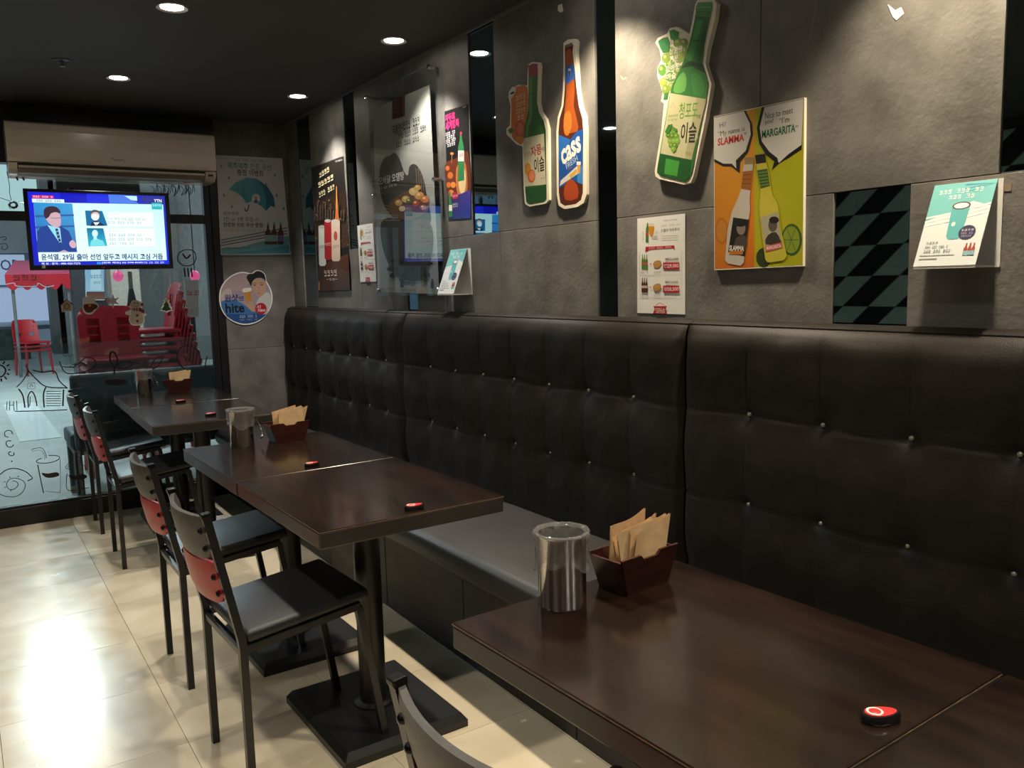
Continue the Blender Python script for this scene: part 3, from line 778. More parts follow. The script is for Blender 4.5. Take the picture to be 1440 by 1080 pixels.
# beer price menus: the same leaflet twice
def beer_menu(P, big):
    c = P.cv
    c.text('STELLA ARTOIS', 415, 105, 140, 14, '#5a4a40'); c.text(10, 418, 155, 185, 20, '#b8aea4'); c.text('스텔라 아르투아', 413, 205, 190, 36, '#4a4038', .02)
    for k in range(3): c.line([(330, 268+k*22), (495, 260+k*22)], 5, '#c8beb2')
    for t, x, y in (('S', 140, 240), ('A', 276, 225), ('A', 140, 290), ('O', 240, 280), ('I', 262, 280), ('S', 280, 280)): c.text(t, x, y, 22, 38, '#d6cec6')
    c.poly([(195, 150), (250, 145), (245, 235), (225, 275), (205, 250)], '#e0941c', smooth=2); c.quad(195, 140, 250, 168, '#efe6d4')
    c.poly([(182, 130), (190, 130), (196, 200), (196, 330), (166, 330), (168, 200)], '#58843a'); c.quad(166, 235, 196, 262, '#c84a44')
    c.poly([(165, 375), (455, 360), (462, 412), (440, 385), (205, 405), (165, 430)], '#c01c28'); c.poly([(190, 378), (432, 364), (432, 388), (190, 402)], '#d42a34'); c.text(12, 310, 383, 220, 20, '#f0d8d4')
    c.line([(105, 420), (110, 885), (530, 892), (528, 400)], 4, '#cfc6bc'); c.line([(110, 660), (528, 660)], 3, '#ded6ce')
    for y, bc, p0, p1, nm in ((530, '#5a8a2c', '32,000', '29,000', 6), (765, '#5a2a20', '33,500', '30,500', 6)):
        for k in range(3):
            x = 136+k*21; c.poly([(x-3, y-78), (x+3, y-78), (x+4, y-40), (x+10, y-20), (x+10, y+72), (x-10, y+72), (x-10, y-20), (x-4, y-40)], bc); c.quad(x-10, y+2, x+10, y+28, '#d8c8b8' if y > 700 else '#c86058')
        c.line([(218, y+8), (218, y+30)], 5, '#c83a3a'); c.line([(210, y+19), (227, y+19)], 7, '#c83a3a')
        c.poly([(242, y+20), (268, y-12), (315, y-15), (325, y+20), (300, y+55), (262, y+58)], '#c8924e', smooth=3); c.line([(258, y+20), (290, y+5), (312, y+12)], 6, '#e2b878', smooth=3)
        c.text('₩'+p0, 432, y-30, 130, 34, '#8a8078'); c.line([(362, y-30), (502, y-30)], 4, '#8a8078')
        c.quad(345, y+3, 507, y+74, '#c4182a'); c.text('₩'+p1, 427, y+40, 148, 48, '#fbeeea', .03)
        c.text(nm, 158, y+105, 70, 20, '#8a7a70'); c.text(4, 285, y+102, 66, 20, '#9a8a7c')
    c.poly([(250, 975), (385, 975), (372, 1005), (385, 1050), (245, 1050), (260, 1005)], '#b81e2a'); c.text('STELLA', 315, 1008, 100, 26, '#f4e4da', .04); c.text('ARTOIS', 318, 1036, 92, 22, '#f4e4da', .03)
    c.line([(270, 970), (312, 945), (360, 968)], 5, '#c85a5a', smooth=3)
    P.done()
P = Sign('menu_sheet', 'white beer price sheet with red price boxes, left of the orange bottle board', 'menu', wallp(), (885, 295, 7.2), [(80, 90), (565, 38), (562, 1060), (80, 1045)], .0015, group='beer price sheets'); beer_menu(P, True)
# the smaller-looking twin hangs further along: same print laid out on its own rectangle
def remap_uv(src_crop, dst):
    """bilinear map from the source layout (80..565 x 90..1060) to four corners in the photo"""
    (x0, y0), (x1, y1), (x2, y2), (x3, y3) = dst
    def f(cx, cy):
        a = (cx-80)/485; top = 90-52*a; b = (cy-top)/(1045-top+15*a)
        xa, ya = x0+(x1-x0)*a, y0+(y1-y0)*a; xb, yb = x3+(x2-x3)*a, y3+(y2-y3)*a
        return xa+(xb-xa)*b, ya+(yb-ya)*b
    return f
P = Sign('menu_sheet', 'narrow white beer price sheet between the night-city poster and the clear acrylic sign', 'menu', wallp(), (420, 80, 3), [(247, 712), (312, 702), (328, 948), (260, 950)], .0015, group='beer price sheets')
_fm = remap_uv(None, [(502.3, 317.3), (524, 314), (529.3, 396), (506.7, 396.7)])
P.cv.uv = lambda q, pl=P.plane: pl.uv(*_fm(q[0], q[1]))
beer_menu(P, False)

# framed clear acrylic sign on stand-offs: paper behind, acrylic sheet in front
ang = math.radians(2.0)
ac_pl = Plane((WX-.045, 3.75, 0), (math.sin(ang), -math.cos(ang), 0), (0, 0, 1))
P = Sign('acrylic_sign', 'tall clear acrylic sign on chrome stand-offs with a fish cake soup print', 'sign', ac_pl, (420, 80, 3), [(290, 165), (575, 15), (610, 1008), (335, 1008)], .006, 'acrylic', part='acrylic_sheet')
O = P.O
pp = Plane(ac_pl.w(0, 0, -.0085), ac_pl.u, ac_pl.v)
S = Canvas(pp, (420, 80, 3)); shp = [(313, 220), (552, 118), (594, 1002), (335, 990)]
S.poly(shp, '#dcd8ce', name='paper_sheet')
for i in range(7):
    for j in range(9):
        x = 330+j*28+(i % 2)*14; y = 235+i*24-(x-320)*.35+20
        if 325 < x < 545: S.line([(x+11*math.cos(a), y+11*math.sin(a)) for a in (k*PI/3+.5 for k in range(6))], 1.2, '#cbc7bd', closed=True, name='paper_sheet')
S.quad(396, 172, 412, 262, '#5a2418'); S.quad(412, 168, 430, 258, '#6e1c18'); S.quad(430, 166, 440, 254, '#2a1410'); S.quad(440, 162, 450, 250, '#8a4a22')
S.line([(404, 185), (412, 185), (412, 205), (404, 205), (404, 232), (414, 232)], 2.5, '#c8a890')
S.text('국물맛이', 420, 302, 50, 38, '#2a2826', .02); S.text(7, 478, 281, 66, 36, '#2a2826', .01)
S.text(15, 478, 318, 118, 28, '#34322f'); S.text(12, 460, 358, 96, 24, '#34322f')
S.poly([(345, 470), (365, 425), (385, 418), (405, 405), (425, 425), (445, 480), (462, 500), (470, 462), (490, 452), (510, 470), (530, 520), (545, 600), (560, 690), (520, 740), (430, 700), (370, 640), (345, 560)], '#3a3633', smooth=3)
S.poly([(350, 700), (400, 680), (480, 720), (550, 700), (570, 760), (560, 850), (540, 920), (500, 945), (420, 930), (385, 880), (355, 800)], '#45433f', smooth=3)
for k in range(26):
    x = rr.uniform(370, 555); y = rr.uniform(850, 945); S.ell(x, y, rr.uniform(6, 16), rr.uniform(5, 12), rr.choice(['#3a3835', '#4a4844', '#2c2a28']), n=8)
for k in range(6): S.line([(355+k*2, 620+k*14), (410+k*4, 640+k*10)], 1.8, '#b8a684')
for x, y0, y1 in ((498, 470, 560), (508, 465, 550), (518, 490, 570), (527, 500, 570)): S.line([(x, y0), (x+4, y1)], 2.4, '#cbb48c')
S.poly([(388, 612), (480, 560), (545, 600), (548, 650), (470, 690), (400, 670)], '#6a4a30', smooth=2)
for x, y, r_, col in ((425, 615, 16, '#c89a5a'), (455, 600, 17, '#d8b070'), (488, 568, 20, '#e0bc7c'), (505, 552, 14, '#dca850'), (512, 585, 20, '#e09a48'), (535, 600, 18, '#d8742c'), (470, 608, 13, '#4a6a34'), (498, 618, 14, '#c84a2c'), (440, 640, 14, '#d8c090'), (528, 635, 13, '#b85a28')):
    S.ell(x, y, r_, r_*.85, col, n=12); S.ell(x-3, y-4, r_*.4, r_*.3, '#ead2a0', n=8)
S.text('오바닭 오뎅탕', 394, 513, 106, 36, '#eceae4', .02); S.text(14, 378, 548, 76, 10, '#d8d4cc')
S.text('오바닭', 470, 955, 50, 22, '#2c2a28', .02); S.quad(432, 940, 446, 972, '#2c2a28'); S.text(15, 465, 984, 60, 8, '#5a5854')
S.text(11, 382, 978, 56, 8, '#5a5854'); S.quad(561, 945, 574, 975, '#3a3835'); S.quad(564, 936, 570, 945, '#3a3835')
S.build(P.root, 'ink_matt', O)
for x, y in ((292, 172), (556, 42), (318, 585), (577, 517), (340, 985), (596, 980)):
    u, v = P.cv.uv((x, y)); q = ac_pl.w(u, v)
    o = MB().lathe([(.0001, .016), (.009, .015), (.011, .011), (.011, .006), (.0075, .006), (.0075, -(WX-q.x)), (.0001, -(WX-q.x))], 18).build('standoff', 'chrome', P.root, smooth=True)
    o.rotation_euler = (0, -PI/2, 0); o.location = q-O

# plum soju poster
P = Sign('poster', 'narrow black poster with hot pink lettering and a green soju bottle', 'poster', wallp(), (420, 80, 3), [(615, 230), (713, 200), (727, 682), (632, 688)], .002, 'black_sheet')
c = P.cv
c.poly([(616, 232), (712, 202), (726, 680), (633, 686)], '#0c090c')
c.poly([(618, 460), (660, 430), (700, 400), (718, 420), (724, 600), (640, 620)], '#6a2c14', smooth=3); c.poly([(665, 470), (700, 440), (712, 520), (705, 590), (670, 580)], '#c8783c', smooth=3); c.ell(690, 520, 16, 60, '#f0cf96')
c.poly([(632, 600), (725, 560), (726, 680), (633, 686)], '#2a2f86', cols=['#3a2048', '#4a3ca0', '#2038a8', '#182058'])
for x, y, r_ in ((628, 470, 9), (640, 500, 12), (633, 540, 10), (652, 540, 11), (644, 575, 12)): c.ell(x, y, r_, r_*1.2, rr.choice(['#c86a2c', '#e08a3c', '#b0442c']), n=12)
c.line([(648, 405), (645, 450)], 3, '#d8a060'); c.ell(647, 408, 8, 6, '#b87840', n=10)
c.poly([(681, 320), (688, 318), (690, 350), (697, 375), (699, 520), (672, 526), (673, 382), (679, 355)], '#2c8048'); c.quad(681, 316, 689, 330, '#b02c3c'); c.quad(673, 395, 698, 440, '#ece8d8'); c.text('자두', 686, 416, 18, 20, '#b02844', .03)
c.poly([(634, 570), (641, 568), (643, 600), (648, 620), (649, 674), (634, 676)], '#2c8048'); c.quad(634, 625, 648, 650, '#ece8d8')
c.text('자두로', 639, 253, 42, 32, '#ff2f78', .05); c.text('세계정복', 648, 285, 58, 38, '#ff2f78', .05)
for k, s_ in enumerate((6, 4, 7, 4)): c.text(s_, 640+k*1.2, 321+k*16, 40 if k % 2 == 0 else 32, 14, '#f0ecec', .03)
c.quad(648, 572, 672, 600, '#a8204a'); c.text(5, 661, 586, 22, 9, '#ffd8e4'); c.text(3, 661, 625, 20, 16, '#d8d8f0'); c.text(4, 700, 211, 14, 7, '#e0e0e0')
P.done()

# ---- bottle shaped cut-outs (foam board, printed)
def bottle_outline(cx, top, bot, neck, body, sh0, sh1, lean=0):
    """left side then right side of a bottle in crop pixels; lean shifts the top sideways"""
    prof = [(0, .98*neck), (.08, neck), (.085, neck*.92), (sh0, neck), ((sh0+sh1)/2, (neck+body)*.52), (sh1, body*.97), (.97, body), (1, body*.86)]
    X = lambda t: cx + lean*(.5-t)
    L = [(X(t)-w_, top+(bot-top)*t) for t, w_ in prof]; Rr = [(X(t)+w_, top+(bot-top)*t) for t, w_ in prof]
    return L, Rr
# grapefruit soju
o1 = [(205, 195), (225, 182), (262, 184), (268, 205), (264, 260), (262, 400), (272, 450), (300, 492), (313, 545), (316, 930), (300, 950), (210, 966), (186, 950), (180, 880), (172, 640), (140, 628), (112, 600), (86, 575), (85, 545), (104, 525), (108, 420), (95, 370), (108, 330), (150, 305), (198, 308), (200, 240)]
P = Sign('bottle_sign', 'green grapefruit soju bottle cut-out with orange fruit, paired with the brown beer bottle', 'sign', wallp(.012), (690, 40, 3.857), o1, .012, 'board_edge', smooth=0, group='bottle cut-outs on the stone wall')
c = P.cv
c.poly([(112, 335), (150, 314), (200, 318), (200, 470), (175, 620), (145, 618), (118, 592), (112, 540), (112, 430)], '#d8761e', smooth=2)
c.poly([(98, 345), (118, 316), (138, 320), (135, 345), (112, 380), (100, 372)], '#ebe6dc'); c.ell(118, 350, 14, 6, '#2a3a20', -.5)
c.ell(160, 545, 26, 46, '#c8502c'); c.ell(160, 545, 18, 36, '#e07a50'); c.poly([(92, 550), (112, 538), (130, 555), (105, 572)], '#4a7a34'); c.ell(160, 600, 22, 16, '#d8902c')
for k, s_ in enumerate((3, 4, 4, 2)): c.text(s_, 163, 372+k*36, 48 if k < 3 else 34, 26, '#f2dcc0', .02)
c.poly([(206, 200), (228, 192), (254, 193), (256, 255), (252, 400), (262, 455), (288, 500), (300, 550), (304, 925), (292, 938), (212, 954), (194, 940), (188, 880), (180, 600), (186, 520), (200, 470), (205, 420), (206, 300)], '#2f6a26', cols=None)
c.poly([(212, 262), (226, 262), (226, 470), (208, 540), (200, 600), (190, 590), (194, 530), (210, 470)], '#58983c'); c.poly([(270, 490), (288, 510), (298, 560), (300, 920), (288, 930), (286, 560)], '#1e4a1c')
c.poly([(205, 202), (228, 190), (255, 192), (257, 256), (207, 266)], '#a02a2c')
for k in range(3): c.line([(208, 222+k*14), (254, 212+k*14)], 3, '#7a1c20')
c.poly([(182, 596), (290, 570), (301, 846), (187, 858)], '#d5cdb2')
c.line([(210, 358), (250, 350)], 3, '#1f4a1a'); c.poly([(190, 870), (303, 852), (304, 925), (292, 938), (212, 954), (194, 940)], '#1f5222')
c.text('자몽', 247, 662, 58, 60, '#b02c30', .03, rot=.08); c.text('에', 283, 655, 16, 26, '#4a3a30'); c.text('이슬', 264, 738, 56, 84, '#26221e', .03, rot=.06)
c.line([(188, 640), (193, 622), (199, 640)], 2, '#b09a80'); c.text(5, 200, 678, 30, 9, '#b86a5a'); c.text(10, 202, 692, 32, 8, '#b86a5a')
c.ell(203, 762, 17, 34, '#dc9a2c'); c.ell(222, 800, 21, 36, '#d8702c'); c.ell(224, 798, 15, 28, '#e8926a'); c.line([(186, 745), (196, 742)], 2, '#4a5a2a'); c.text(5, 284, 812, 22, 9, '#8a8270')
P.done()
# lager bottle
o2 = [(395, 78), (420, 60), (458, 56), (470, 70), (466, 130), (472, 240), (476, 330), (490, 420), (512, 480), (518, 560), (520, 900), (506, 945), (470, 968), (400, 980), (368, 960), (358, 900), (356, 560), (364, 480), (384, 420), (392, 330), (394, 200)]
P = Sign('bottle_sign', 'brown beer bottle cut-out with a blue lager label', 'sign', wallp(.012), (690, 40, 3.857), o2, .012, 'board_edge', group='bottle cut-outs on the stone wall')
c = P.cv
c.poly([(402, 92), (440, 76), (448, 90), (444, 130), (458, 240), (466, 330), (478, 420), (498, 490), (502, 560), (500, 890), (490, 930), (462, 952), (402, 962), (378, 946), (370, 890), (368, 560), (374, 490), (394, 420), (402, 330), (404, 200)], '#5a2410')
c.poly([(408, 130), (440, 120), (450, 240), (456, 340), (450, 420), (470, 500), (470, 560), (400, 560), (398, 500), (404, 420), (410, 330)], '#a8521a', smooth=2); c.poly([(400, 470), (430, 450), (440, 520), (420, 580), (398, 560)], '#d0782c', smooth=3)
c.poly([(400, 860), (430, 815), (470, 850), (472, 920), (405, 930)], '#b4481c', smooth=2)
c.poly([(402, 92), (442, 76), (446, 92), (402, 106)], '#7a7468')
c.poly([(406, 205), (450, 192), (458, 268), (430, 290), (404, 306)], '#2a57a8'); c.quad(421, 218, 434, 256, '#d8d4c4'); c.quad(422, 230, 433, 256, '#20386a')
c.poly([(368, 576), (400, 590), (432, 602), (470, 555), (500, 548), (500, 845), (470, 835), (430, 815), (400, 850), (370, 868)], '#1d55a6'); c.poly([(368, 576), (432, 602), (400, 700), (369, 720)], '#2c6ec0'); c.poly([(470, 770), (500, 740), (500, 845), (470, 835)], '#3a86cc')
c.poly([(375, 855), (380, 826), (470, 745), (482, 760), (470, 790)], '#d8d8d0'); c.poly([(425, 800), (466, 760), (470, 780), (436, 812)], '#d8a83c')
c.poly([(468, 728), (488, 722), (486, 785), (474, 788)], '#d89a3a'); c.quad(467, 722, 489, 740, '#f0ece0')
c.text('cass', 435, 664, 112, 88, '#f4f2ea', .06, rot=.34, shear=.15); c.text('FRESH', 440, 726, 66, 30, '#b8d4ee', .02, rot=.34)
c.line([(420, 768), (446, 752)], 3, '#c83a3a')
P.done()
# green grape soju
o3 = [(488, 30), (500, 2), (560, -6), (600, 0), (614, 20), (604, 110), (560, 290), (548, 370), (565, 430), (584, 490), (572, 560), (548, 700), (478, 1030), (462, 1068), (420, 1078), (280, 1046), (256, 1030), (252, 1000), (290, 760), (306, 606), (288, 590), (298, 540), (266, 440), (270, 390), (290, 350), (280, 290), (255, 250), (270, 222), (325, 195), (340, 165), (380, 155), (420, 178), (455, 200), (470, 130)]
P = Sign('bottle_sign', 'large tilted green grape soju bottle cut-out with a bunch of grapes', 'sign', wallp(.016), (860, 0, 4.153), o3, .016, 'board_edge', group='bottle cut-outs on the stone wall')
c = P.cv
for x, y, rx, ry, col in ((318, 340, 26, 30, '#8aa83c'), (296, 410, 24, 34, '#5e9a34'), (345, 300, 28, 28, '#98b04c'), (345, 380, 28, 34, '#7aa23c'), (395, 330, 34, 40, '#9ab452'), (390, 250, 30, 30, '#8aa448'), (425, 250, 24, 26, '#7e9a42'), (305, 480, 24, 28, '#a8b450'), (345, 450, 28, 32, '#6c9a38'), (318, 525, 22, 30, '#88a840'), (395, 420, 32, 40, '#7a9c40'), (352, 505, 22, 28, '#96ae4a'), (430, 300, 18, 36, '#86a046')):
    c.ell(x, y, rx, ry, col); c.ell(x-rx*.25, y-ry*.3, rx*.4, ry*.35, '#b8c878', n=10)
c.poly([(272, 240), (300, 222), (330, 215), (345, 250), (335, 300), (300, 308), (285, 280)], '#2f8a46'); c.poly([(338, 180), (365, 172), (398, 188), (390, 225), (365, 240), (345, 225)], '#3a9448'); c.poly([(308, 545), (330, 540), (328, 575), (305, 582)], '#3a8a40')
c.line([(345, 215), (355, 260)], 4, '#6a8a3a'); c.line([(300, 250), (330, 285)], 2, '#6ab06a'); c.line([(350, 190), (375, 225)], 2, '#6ab06a')
for k, (s_, x, w_) in enumerate((('상큼한', 378, 80), ('기분', 366, 52), ('가벼운', 358, 84), ('이슬', 350, 58))): c.text(s_, x, 292+k*51, w_, 38, '#f1f2dc', .03, rot=-.03)
c.line([(312, 468), (345, 482), (368, 478)], 3, '#e8ecd0', smooth=3)
c.poly([(498, 36), (508, 14), (588, 12), (590, 40), (575, 110), (548, 240), (532, 370), (552, 430), (568, 490), (556, 560), (470, 1010), (452, 1046), (432, 1062), (290, 1028), (268, 1010), (268, 985), (340, 560), (356, 500), (412, 380), (440, 310), (470, 200), (490, 100)], '#2f7a30')
c.poly([(500, 120), (530, 122), (500, 260), (470, 360), (430, 340), (452, 300), (478, 200)], '#4a9a48'); c.poly([(545, 120), (568, 120), (535, 290), (520, 365), (500, 360), (520, 260)], '#256428')
c.poly([(436, 366), (470, 358), (532, 372), (552, 430), (530, 420), (470, 385), (410, 400)], '#15401a'); c.poly([(380, 470), (420, 420), (440, 460), (430, 530), (390, 545), (362, 530)], '#6ab050', smooth=2); c.poly([(470, 430), (520, 440), (545, 500), (530, 560), (480, 550)], '#3a8c3c', smooth=2)
c.line([(478, 236), (552, 240)], 5, '#1a4a20')
c.poly([(494, 40), (508, 14), (588, 12), (590, 42), (576, 104), (494, 92)], '#3a8a34'); c.line([(500, 45), (584, 42)], 6, '#6ab04c'); c.line([(498, 72), (580, 68)], 4, '#256a26'); c.line([(492, 100), (572, 114)], 8, '#1e5422')
c.poly([(346, 544), (556, 580), (470, 935), (288, 896)], '#cfcba0'); c.poly([(500, 572), (556, 580), (470, 935), (430, 926)], '#b9b488')
c.poly([(288, 900), (468, 938), (454, 1040), (432, 1060), (290, 1026), (268, 1006)], '#1b5a24'); c.poly([(320, 925), (400, 942), (385, 1030), (310, 1015)], '#46a03c')
c.text('청포도', 452, 645, 112, 96, '#6aa22e', .02, rot=-.12); c.text('에', 512, 682, 20, 26, '#4a4438', rot=-.1); c.text('이슬', 452, 775, 92, 120, '#221f18', .03, rot=-.12)
c.line([(346, 630), (362, 598), (372, 632)], 3, '#a8a070'); c.text(5, 362, 676, 56, 14, '#86a04a', rot=-.1); c.text(11, 358, 700, 58, 12, '#86a04a', rot=-.1)
for x, y in ((345, 760), (370, 770), (335, 790), (358, 795), (382, 795), (345, 825), (368, 825), (388, 822), (352, 850), (374, 850), (365, 872)): c.ell(x, y, 15, 17, rr.choice(['#6a9a30', '#86b040', '#5a8a2c'])); c.ell(x-3, y-4, 6, 6, '#a8c860', n=8)
c.poly([(315, 770), (335, 730), (360, 725), (352, 755), (330, 785)], '#3a7a2c'); c.poly([(360, 740), (390, 755), (385, 770), (362, 760)], '#4a8a34'); c.text(5, 452, 892, 30, 12, '#8a8660', rot=-.15)
P.done()

# yellow / orange bottle board with speech bubbles
P = Sign('bottle_board', 'yellow and orange board with two bottles and speech bubbles', 'poster', wallp(.010), (860, 120, 3.177), [(457, 140), (862, 54), (855, 808), (459, 826)], .010, 'board_edge')
c = P.cv
c.poly([(459, 142), (640, 104), (638, 814), (461, 822)], '#dc9216', cols=['#d8941c', '#e0a01c', '#d06a14', '#c8741a']); c.poly([(640, 104), (860, 57), (853, 804), (638, 814)], '#b0ae12')
c.ell(492, 650, 30, 60, '#b86c1c'); c.ell(492, 650, 23, 49, '#c8822c')
c.ell(805, 690, 46, 72, '#3a5c1c'); c.ell(803, 690, 38, 60, '#8a9c2c'); c.ell(680, 770, 34, 44, '#2c3c18')
for k in range(6): c.line([(803, 690), (803+34*math.cos(k*PI/3), 690+54*math.sin(k*PI/3))], 3, '#4a6a20')
c.poly([(459, 142), (600, 112), (628, 170), (632, 220), (610, 300), (575, 342), (572, 392), (535, 362), (500, 362), (459, 342)], '#120e0c', smooth=0); c.poly([(459, 145), (592, 116), (618, 170), (622, 220), (600, 292), (556, 335), (558, 372), (538, 350), (500, 350), (459, 328)], '#d6d2cc', smooth=0)
c.poly([(672, 98), (860, 58), (850, 285), (790, 325), (752, 345), (716, 380), (728, 340), (690, 310), (660, 260), (650, 190)], '#120e0c'); c.poly([(684, 98), (859, 60), (849, 266), (790, 308), (750, 345), (745, 342), (742, 325), (705, 296), (672, 250), (662, 190)], '#d6d2cc')
c.text('Hi!', 497, 176, 28, 24, '#3c3836'); c.text('“My name is', 535, 208, 120, 28, '#3c3836'); c.text('SLAMMA', 533, 243, 118, 34, '#d0392c', .05); c.text('”', 599, 216, 10, 12, '#3c3836')
c.text('Nice to meet', 748, 124, 124, 28, '#3c3836'); c.text('you!', 705, 163, 38, 26, '#3c3836'); c.text('“I’m', 772, 155, 46, 26, '#3c3836'); c.text('MARGARITA', 746, 205, 150, 36, '#1f6a3c', .05); c.text('”', 829, 184, 12, 12, '#3c3836')
# white bottle
c.poly([(596, 322), (636, 320), (634, 350), (622, 470), (618, 500), (620, 560), (606, 640), (592, 790), (578, 806), (520, 796), (508, 780), (520, 640), (540, 560), (568, 500), (580, 460), (588, 380)], '#c8c0b4')
c.poly([(596, 322), (636, 320), (634, 352), (594, 354)], '#9a7a58'); c.poly([(588, 385), (630, 380), (622, 470), (580, 462)], '#a0601c'); c.line([(590, 400), (626, 398)], 3, '#6a4012'); c.line([(587, 420), (624, 418)], 3, '#6a4012'); c.line([(584, 440), (622, 438)], 3, '#6a4012')
c.poly([(545, 590), (616, 600), (596, 765), (522, 745)], '#1c1816'); c.ell(580, 640, 20, 28, '#8a7a70'); c.ell(578, 618, 24, 14, '#141110'); c.poly([(550, 720), (560, 680), (592, 670), (606, 690), (600, 730)], '#4a423c', smooth=2); c.text('SLAMMA', 560, 728, 66, 24, '#f0ece4', .05, rot=-.08); c.quad(528, 740, 588, 756, '#c8741c')
# yellow-green bottle
c.poly([(642, 312), (688, 305), (692, 340), (706, 400), (712, 450), (720, 490), (745, 530), (758, 640), (785, 760), (770, 782), (700, 792), (688, 778), (670, 640), (660, 540), (668, 470), (655, 400)], '#c8bc3c', cols=None)
c.poly([(642, 312), (688, 305), (692, 345), (648, 352)], '#16140f'); c.poly([(652, 380), (698, 372), (710, 450), (668, 462)], '#3a5c20')
for k in range(5): c.line([(656+k*2.4, 392+k*14), (698+k*2.4, 386+k*14)], 3, '#8aa04a')
c.poly([(668, 590), (744, 565), (764, 715), (690, 738)], '#b0a890'); c.ell(722, 625, 20, 30, '#5c5248'); c.ell(728, 602, 22, 16, '#1c1814'); c.poly([(690, 710), (700, 670), (735, 655), (756, 690), (760, 712)], '#3c342c', smooth=2); c.poly([(688, 720), (762, 700), (765, 726), (692, 745)], '#c85a5c'); c.text('MARGARITA', 727, 722, 66, 16, '#f0e0d8', .04, rot=.1)
P.done()

# ---- wedge leaflet holders: back plate on the wall, leaflet panel standing off at the bottom
def holder(name, lab, y0, y1, zt, zb, depth, wb):
    """y0 > y1 (far, near); zt top, zb bottom"""
    t = thing(name, lab, 'leaflet holder', (WX, (y0+y1)/2, zb), group='leaflet holders on the stone wall'); O = t.location.copy()
    box('back_plate', Vector((WX-.003, y1-wb, zb))-O, Vector((WX-.0005, y0, zt))-O, 'paper', t)
    b = MB()
    pf = [(WX-.003, zb), (WX-depth, zb), (WX-depth, zb+.006), (WX-.003, zb+.004)]
    b.prism([(x-O.x, z-O.z) for x, z in pf], 'y', y1-O.y, y0-O.y).build('bottom_tray', 'paper', t)
    pr = [(WX-.004, zt), (WX-depth, zb+.0062), (WX-depth+.002, zb+.0062), (WX-.0032, zt)]
    MB().prism([(x-O.x, z-O.z) for x, z in pr], 'y', y1-O.y, y0-O.y).build('leaflet', 'paper', t)
    a = Vector((WX-.0045, y0, zt)); bt = Vector((WX-depth-.0005, y0, zb+.0062))
    return t, Plane(bt, (0, -1, 0), a-bt), O
def leaflet_art(t, pl, O, W, H):
    c = Canvas(pl, (0, 0, 1)); c.uv = lambda q: (q[0]/300*W, (1-q[1]/420)*H)
    c.quad(0, 0, 300, 420, '#dde3e4'); c.poly([(0, 0), (300, 0), (300, 60), (0, 190)], '#7fc0c2'); c.poly([(0, 0), (300, 0), (300, 130), (210, 100), (120, 150), (0, 175)], '#79bfc0')
    for k in range(7): a = 2.2+k*.16; c.poly([(300, 20), (300+150*math.cos(a)*1.0, 20+120*math.sin(a)), (300+140*math.cos(a+.06), 20+128*math.sin(a+.06))], '#3f8fa4')
    for k in range(3): c.line([(0, 172+k*20), (150, 150+k*20), (300, 118+k*20)], 9, '#f0f2ee')
    c.text(10, 140, 42, 210, 24, '#f2f6f4', .03); c.text(6, 150, 72, 120, 22, '#f2f6f4', .03)
    c.poly([(118, 128), (205, 122), (198, 270), (186, 288), (140, 290), (126, 272)], '#63b3b6'); c.ell(162, 120, 44, 20, '#5a4a44'); c.ell(162, 120, 36, 14, '#eef0ee')
    c.ell(146, 212, 10, 12, '#cfe4e0'); c.ell(222, 258, 40, 36, '#3c3a5a'); c.text(4, 222, 246, 56, 10, '#e4e0ee'); c.text(6, 222, 262, 54, 9, '#b8b4cc'); c.text(5, 222, 276, 46, 9, '#b8b4cc')
    c.text(4, 66, 302, 56, 12, '#6a7a7e'); c.text(13, 92, 324, 110, 14, '#5c686c'); c.text(11, 100, 346, 130, 15, '#4a5458', .03)
    c.line([(20, 366), (190, 366)], 4, '#b0b6b6'); c.line([(20, 384), (110, 384)], 4, '#8a9090')
    for x in (236, 254, 272): c.poly([(x-3, 312), (x+3, 312), (x+4, 330), (x+8, 338), (x+8, 372), (x-8, 372), (x-8, 338), (x-4, 330)], '#a8442c'); c.quad(x-8, 350, x+8, 372, '#86b4bc')
    c.build(t, 'ink', O)
t, pl, O = holder('leaflet_holder', 'white wedge leaflet holder with teal leaflet below the small lower mirror', 1.130, .985, 1.582, 1.385, .085, .012)
leaflet_art(t, pl, O, .145, math.hypot(.0805, .1908))
t, pl, O = holder('leaflet_holder', 'white wedge leaflet holder with teal leaflet next to the clear acrylic sign', 3.475, 3.325, 1.535, 1.325, .085, .030)
leaflet_art(t, pl, O, .150, math.hypot(.0805, .2038))

# torn paper left on the stone
for lab, crop, pts in (('small torn paper scrap on the stone above the beer bottle cut-out', (690, 0, 1.92), [(182, 14), (192, 10), (196, 30), (188, 34), (181, 28)]),
                       ('bent torn paper scrap high on the stone above the leaflet holder', (690, 0, 1.92), [(1072, 12), (1092, 28), (1108, 20), (1115, 36), (1095, 55), (1085, 44)]),
                       ('grey tape corner on the stone beside the leaflet holder', (1120, 180, 3.6), [(1010, 300), (1040, 284), (1090, 276), (1088, 318), (1030, 322)])):
    Sign('paper_scrap', lab, 'paper scrap', wallp(.0012), crop, pts, .0012, 'paper' if 'tape' not in lab else 'ac_slot')
S = Canvas(wallp(.0008), (690, 0, 1.92)); S.line([(880, 0), (876, 30), (868, 70), (862, 105), (855, 120)], 4, '#8a8680', smooth=3, name='adhesive_streak', taper=True)
S.line([(350, 205), (358, 214), (366, 210)], 5, '#a09884', name='adhesive_streak'); S.build(wall_right, 'ink_matt')
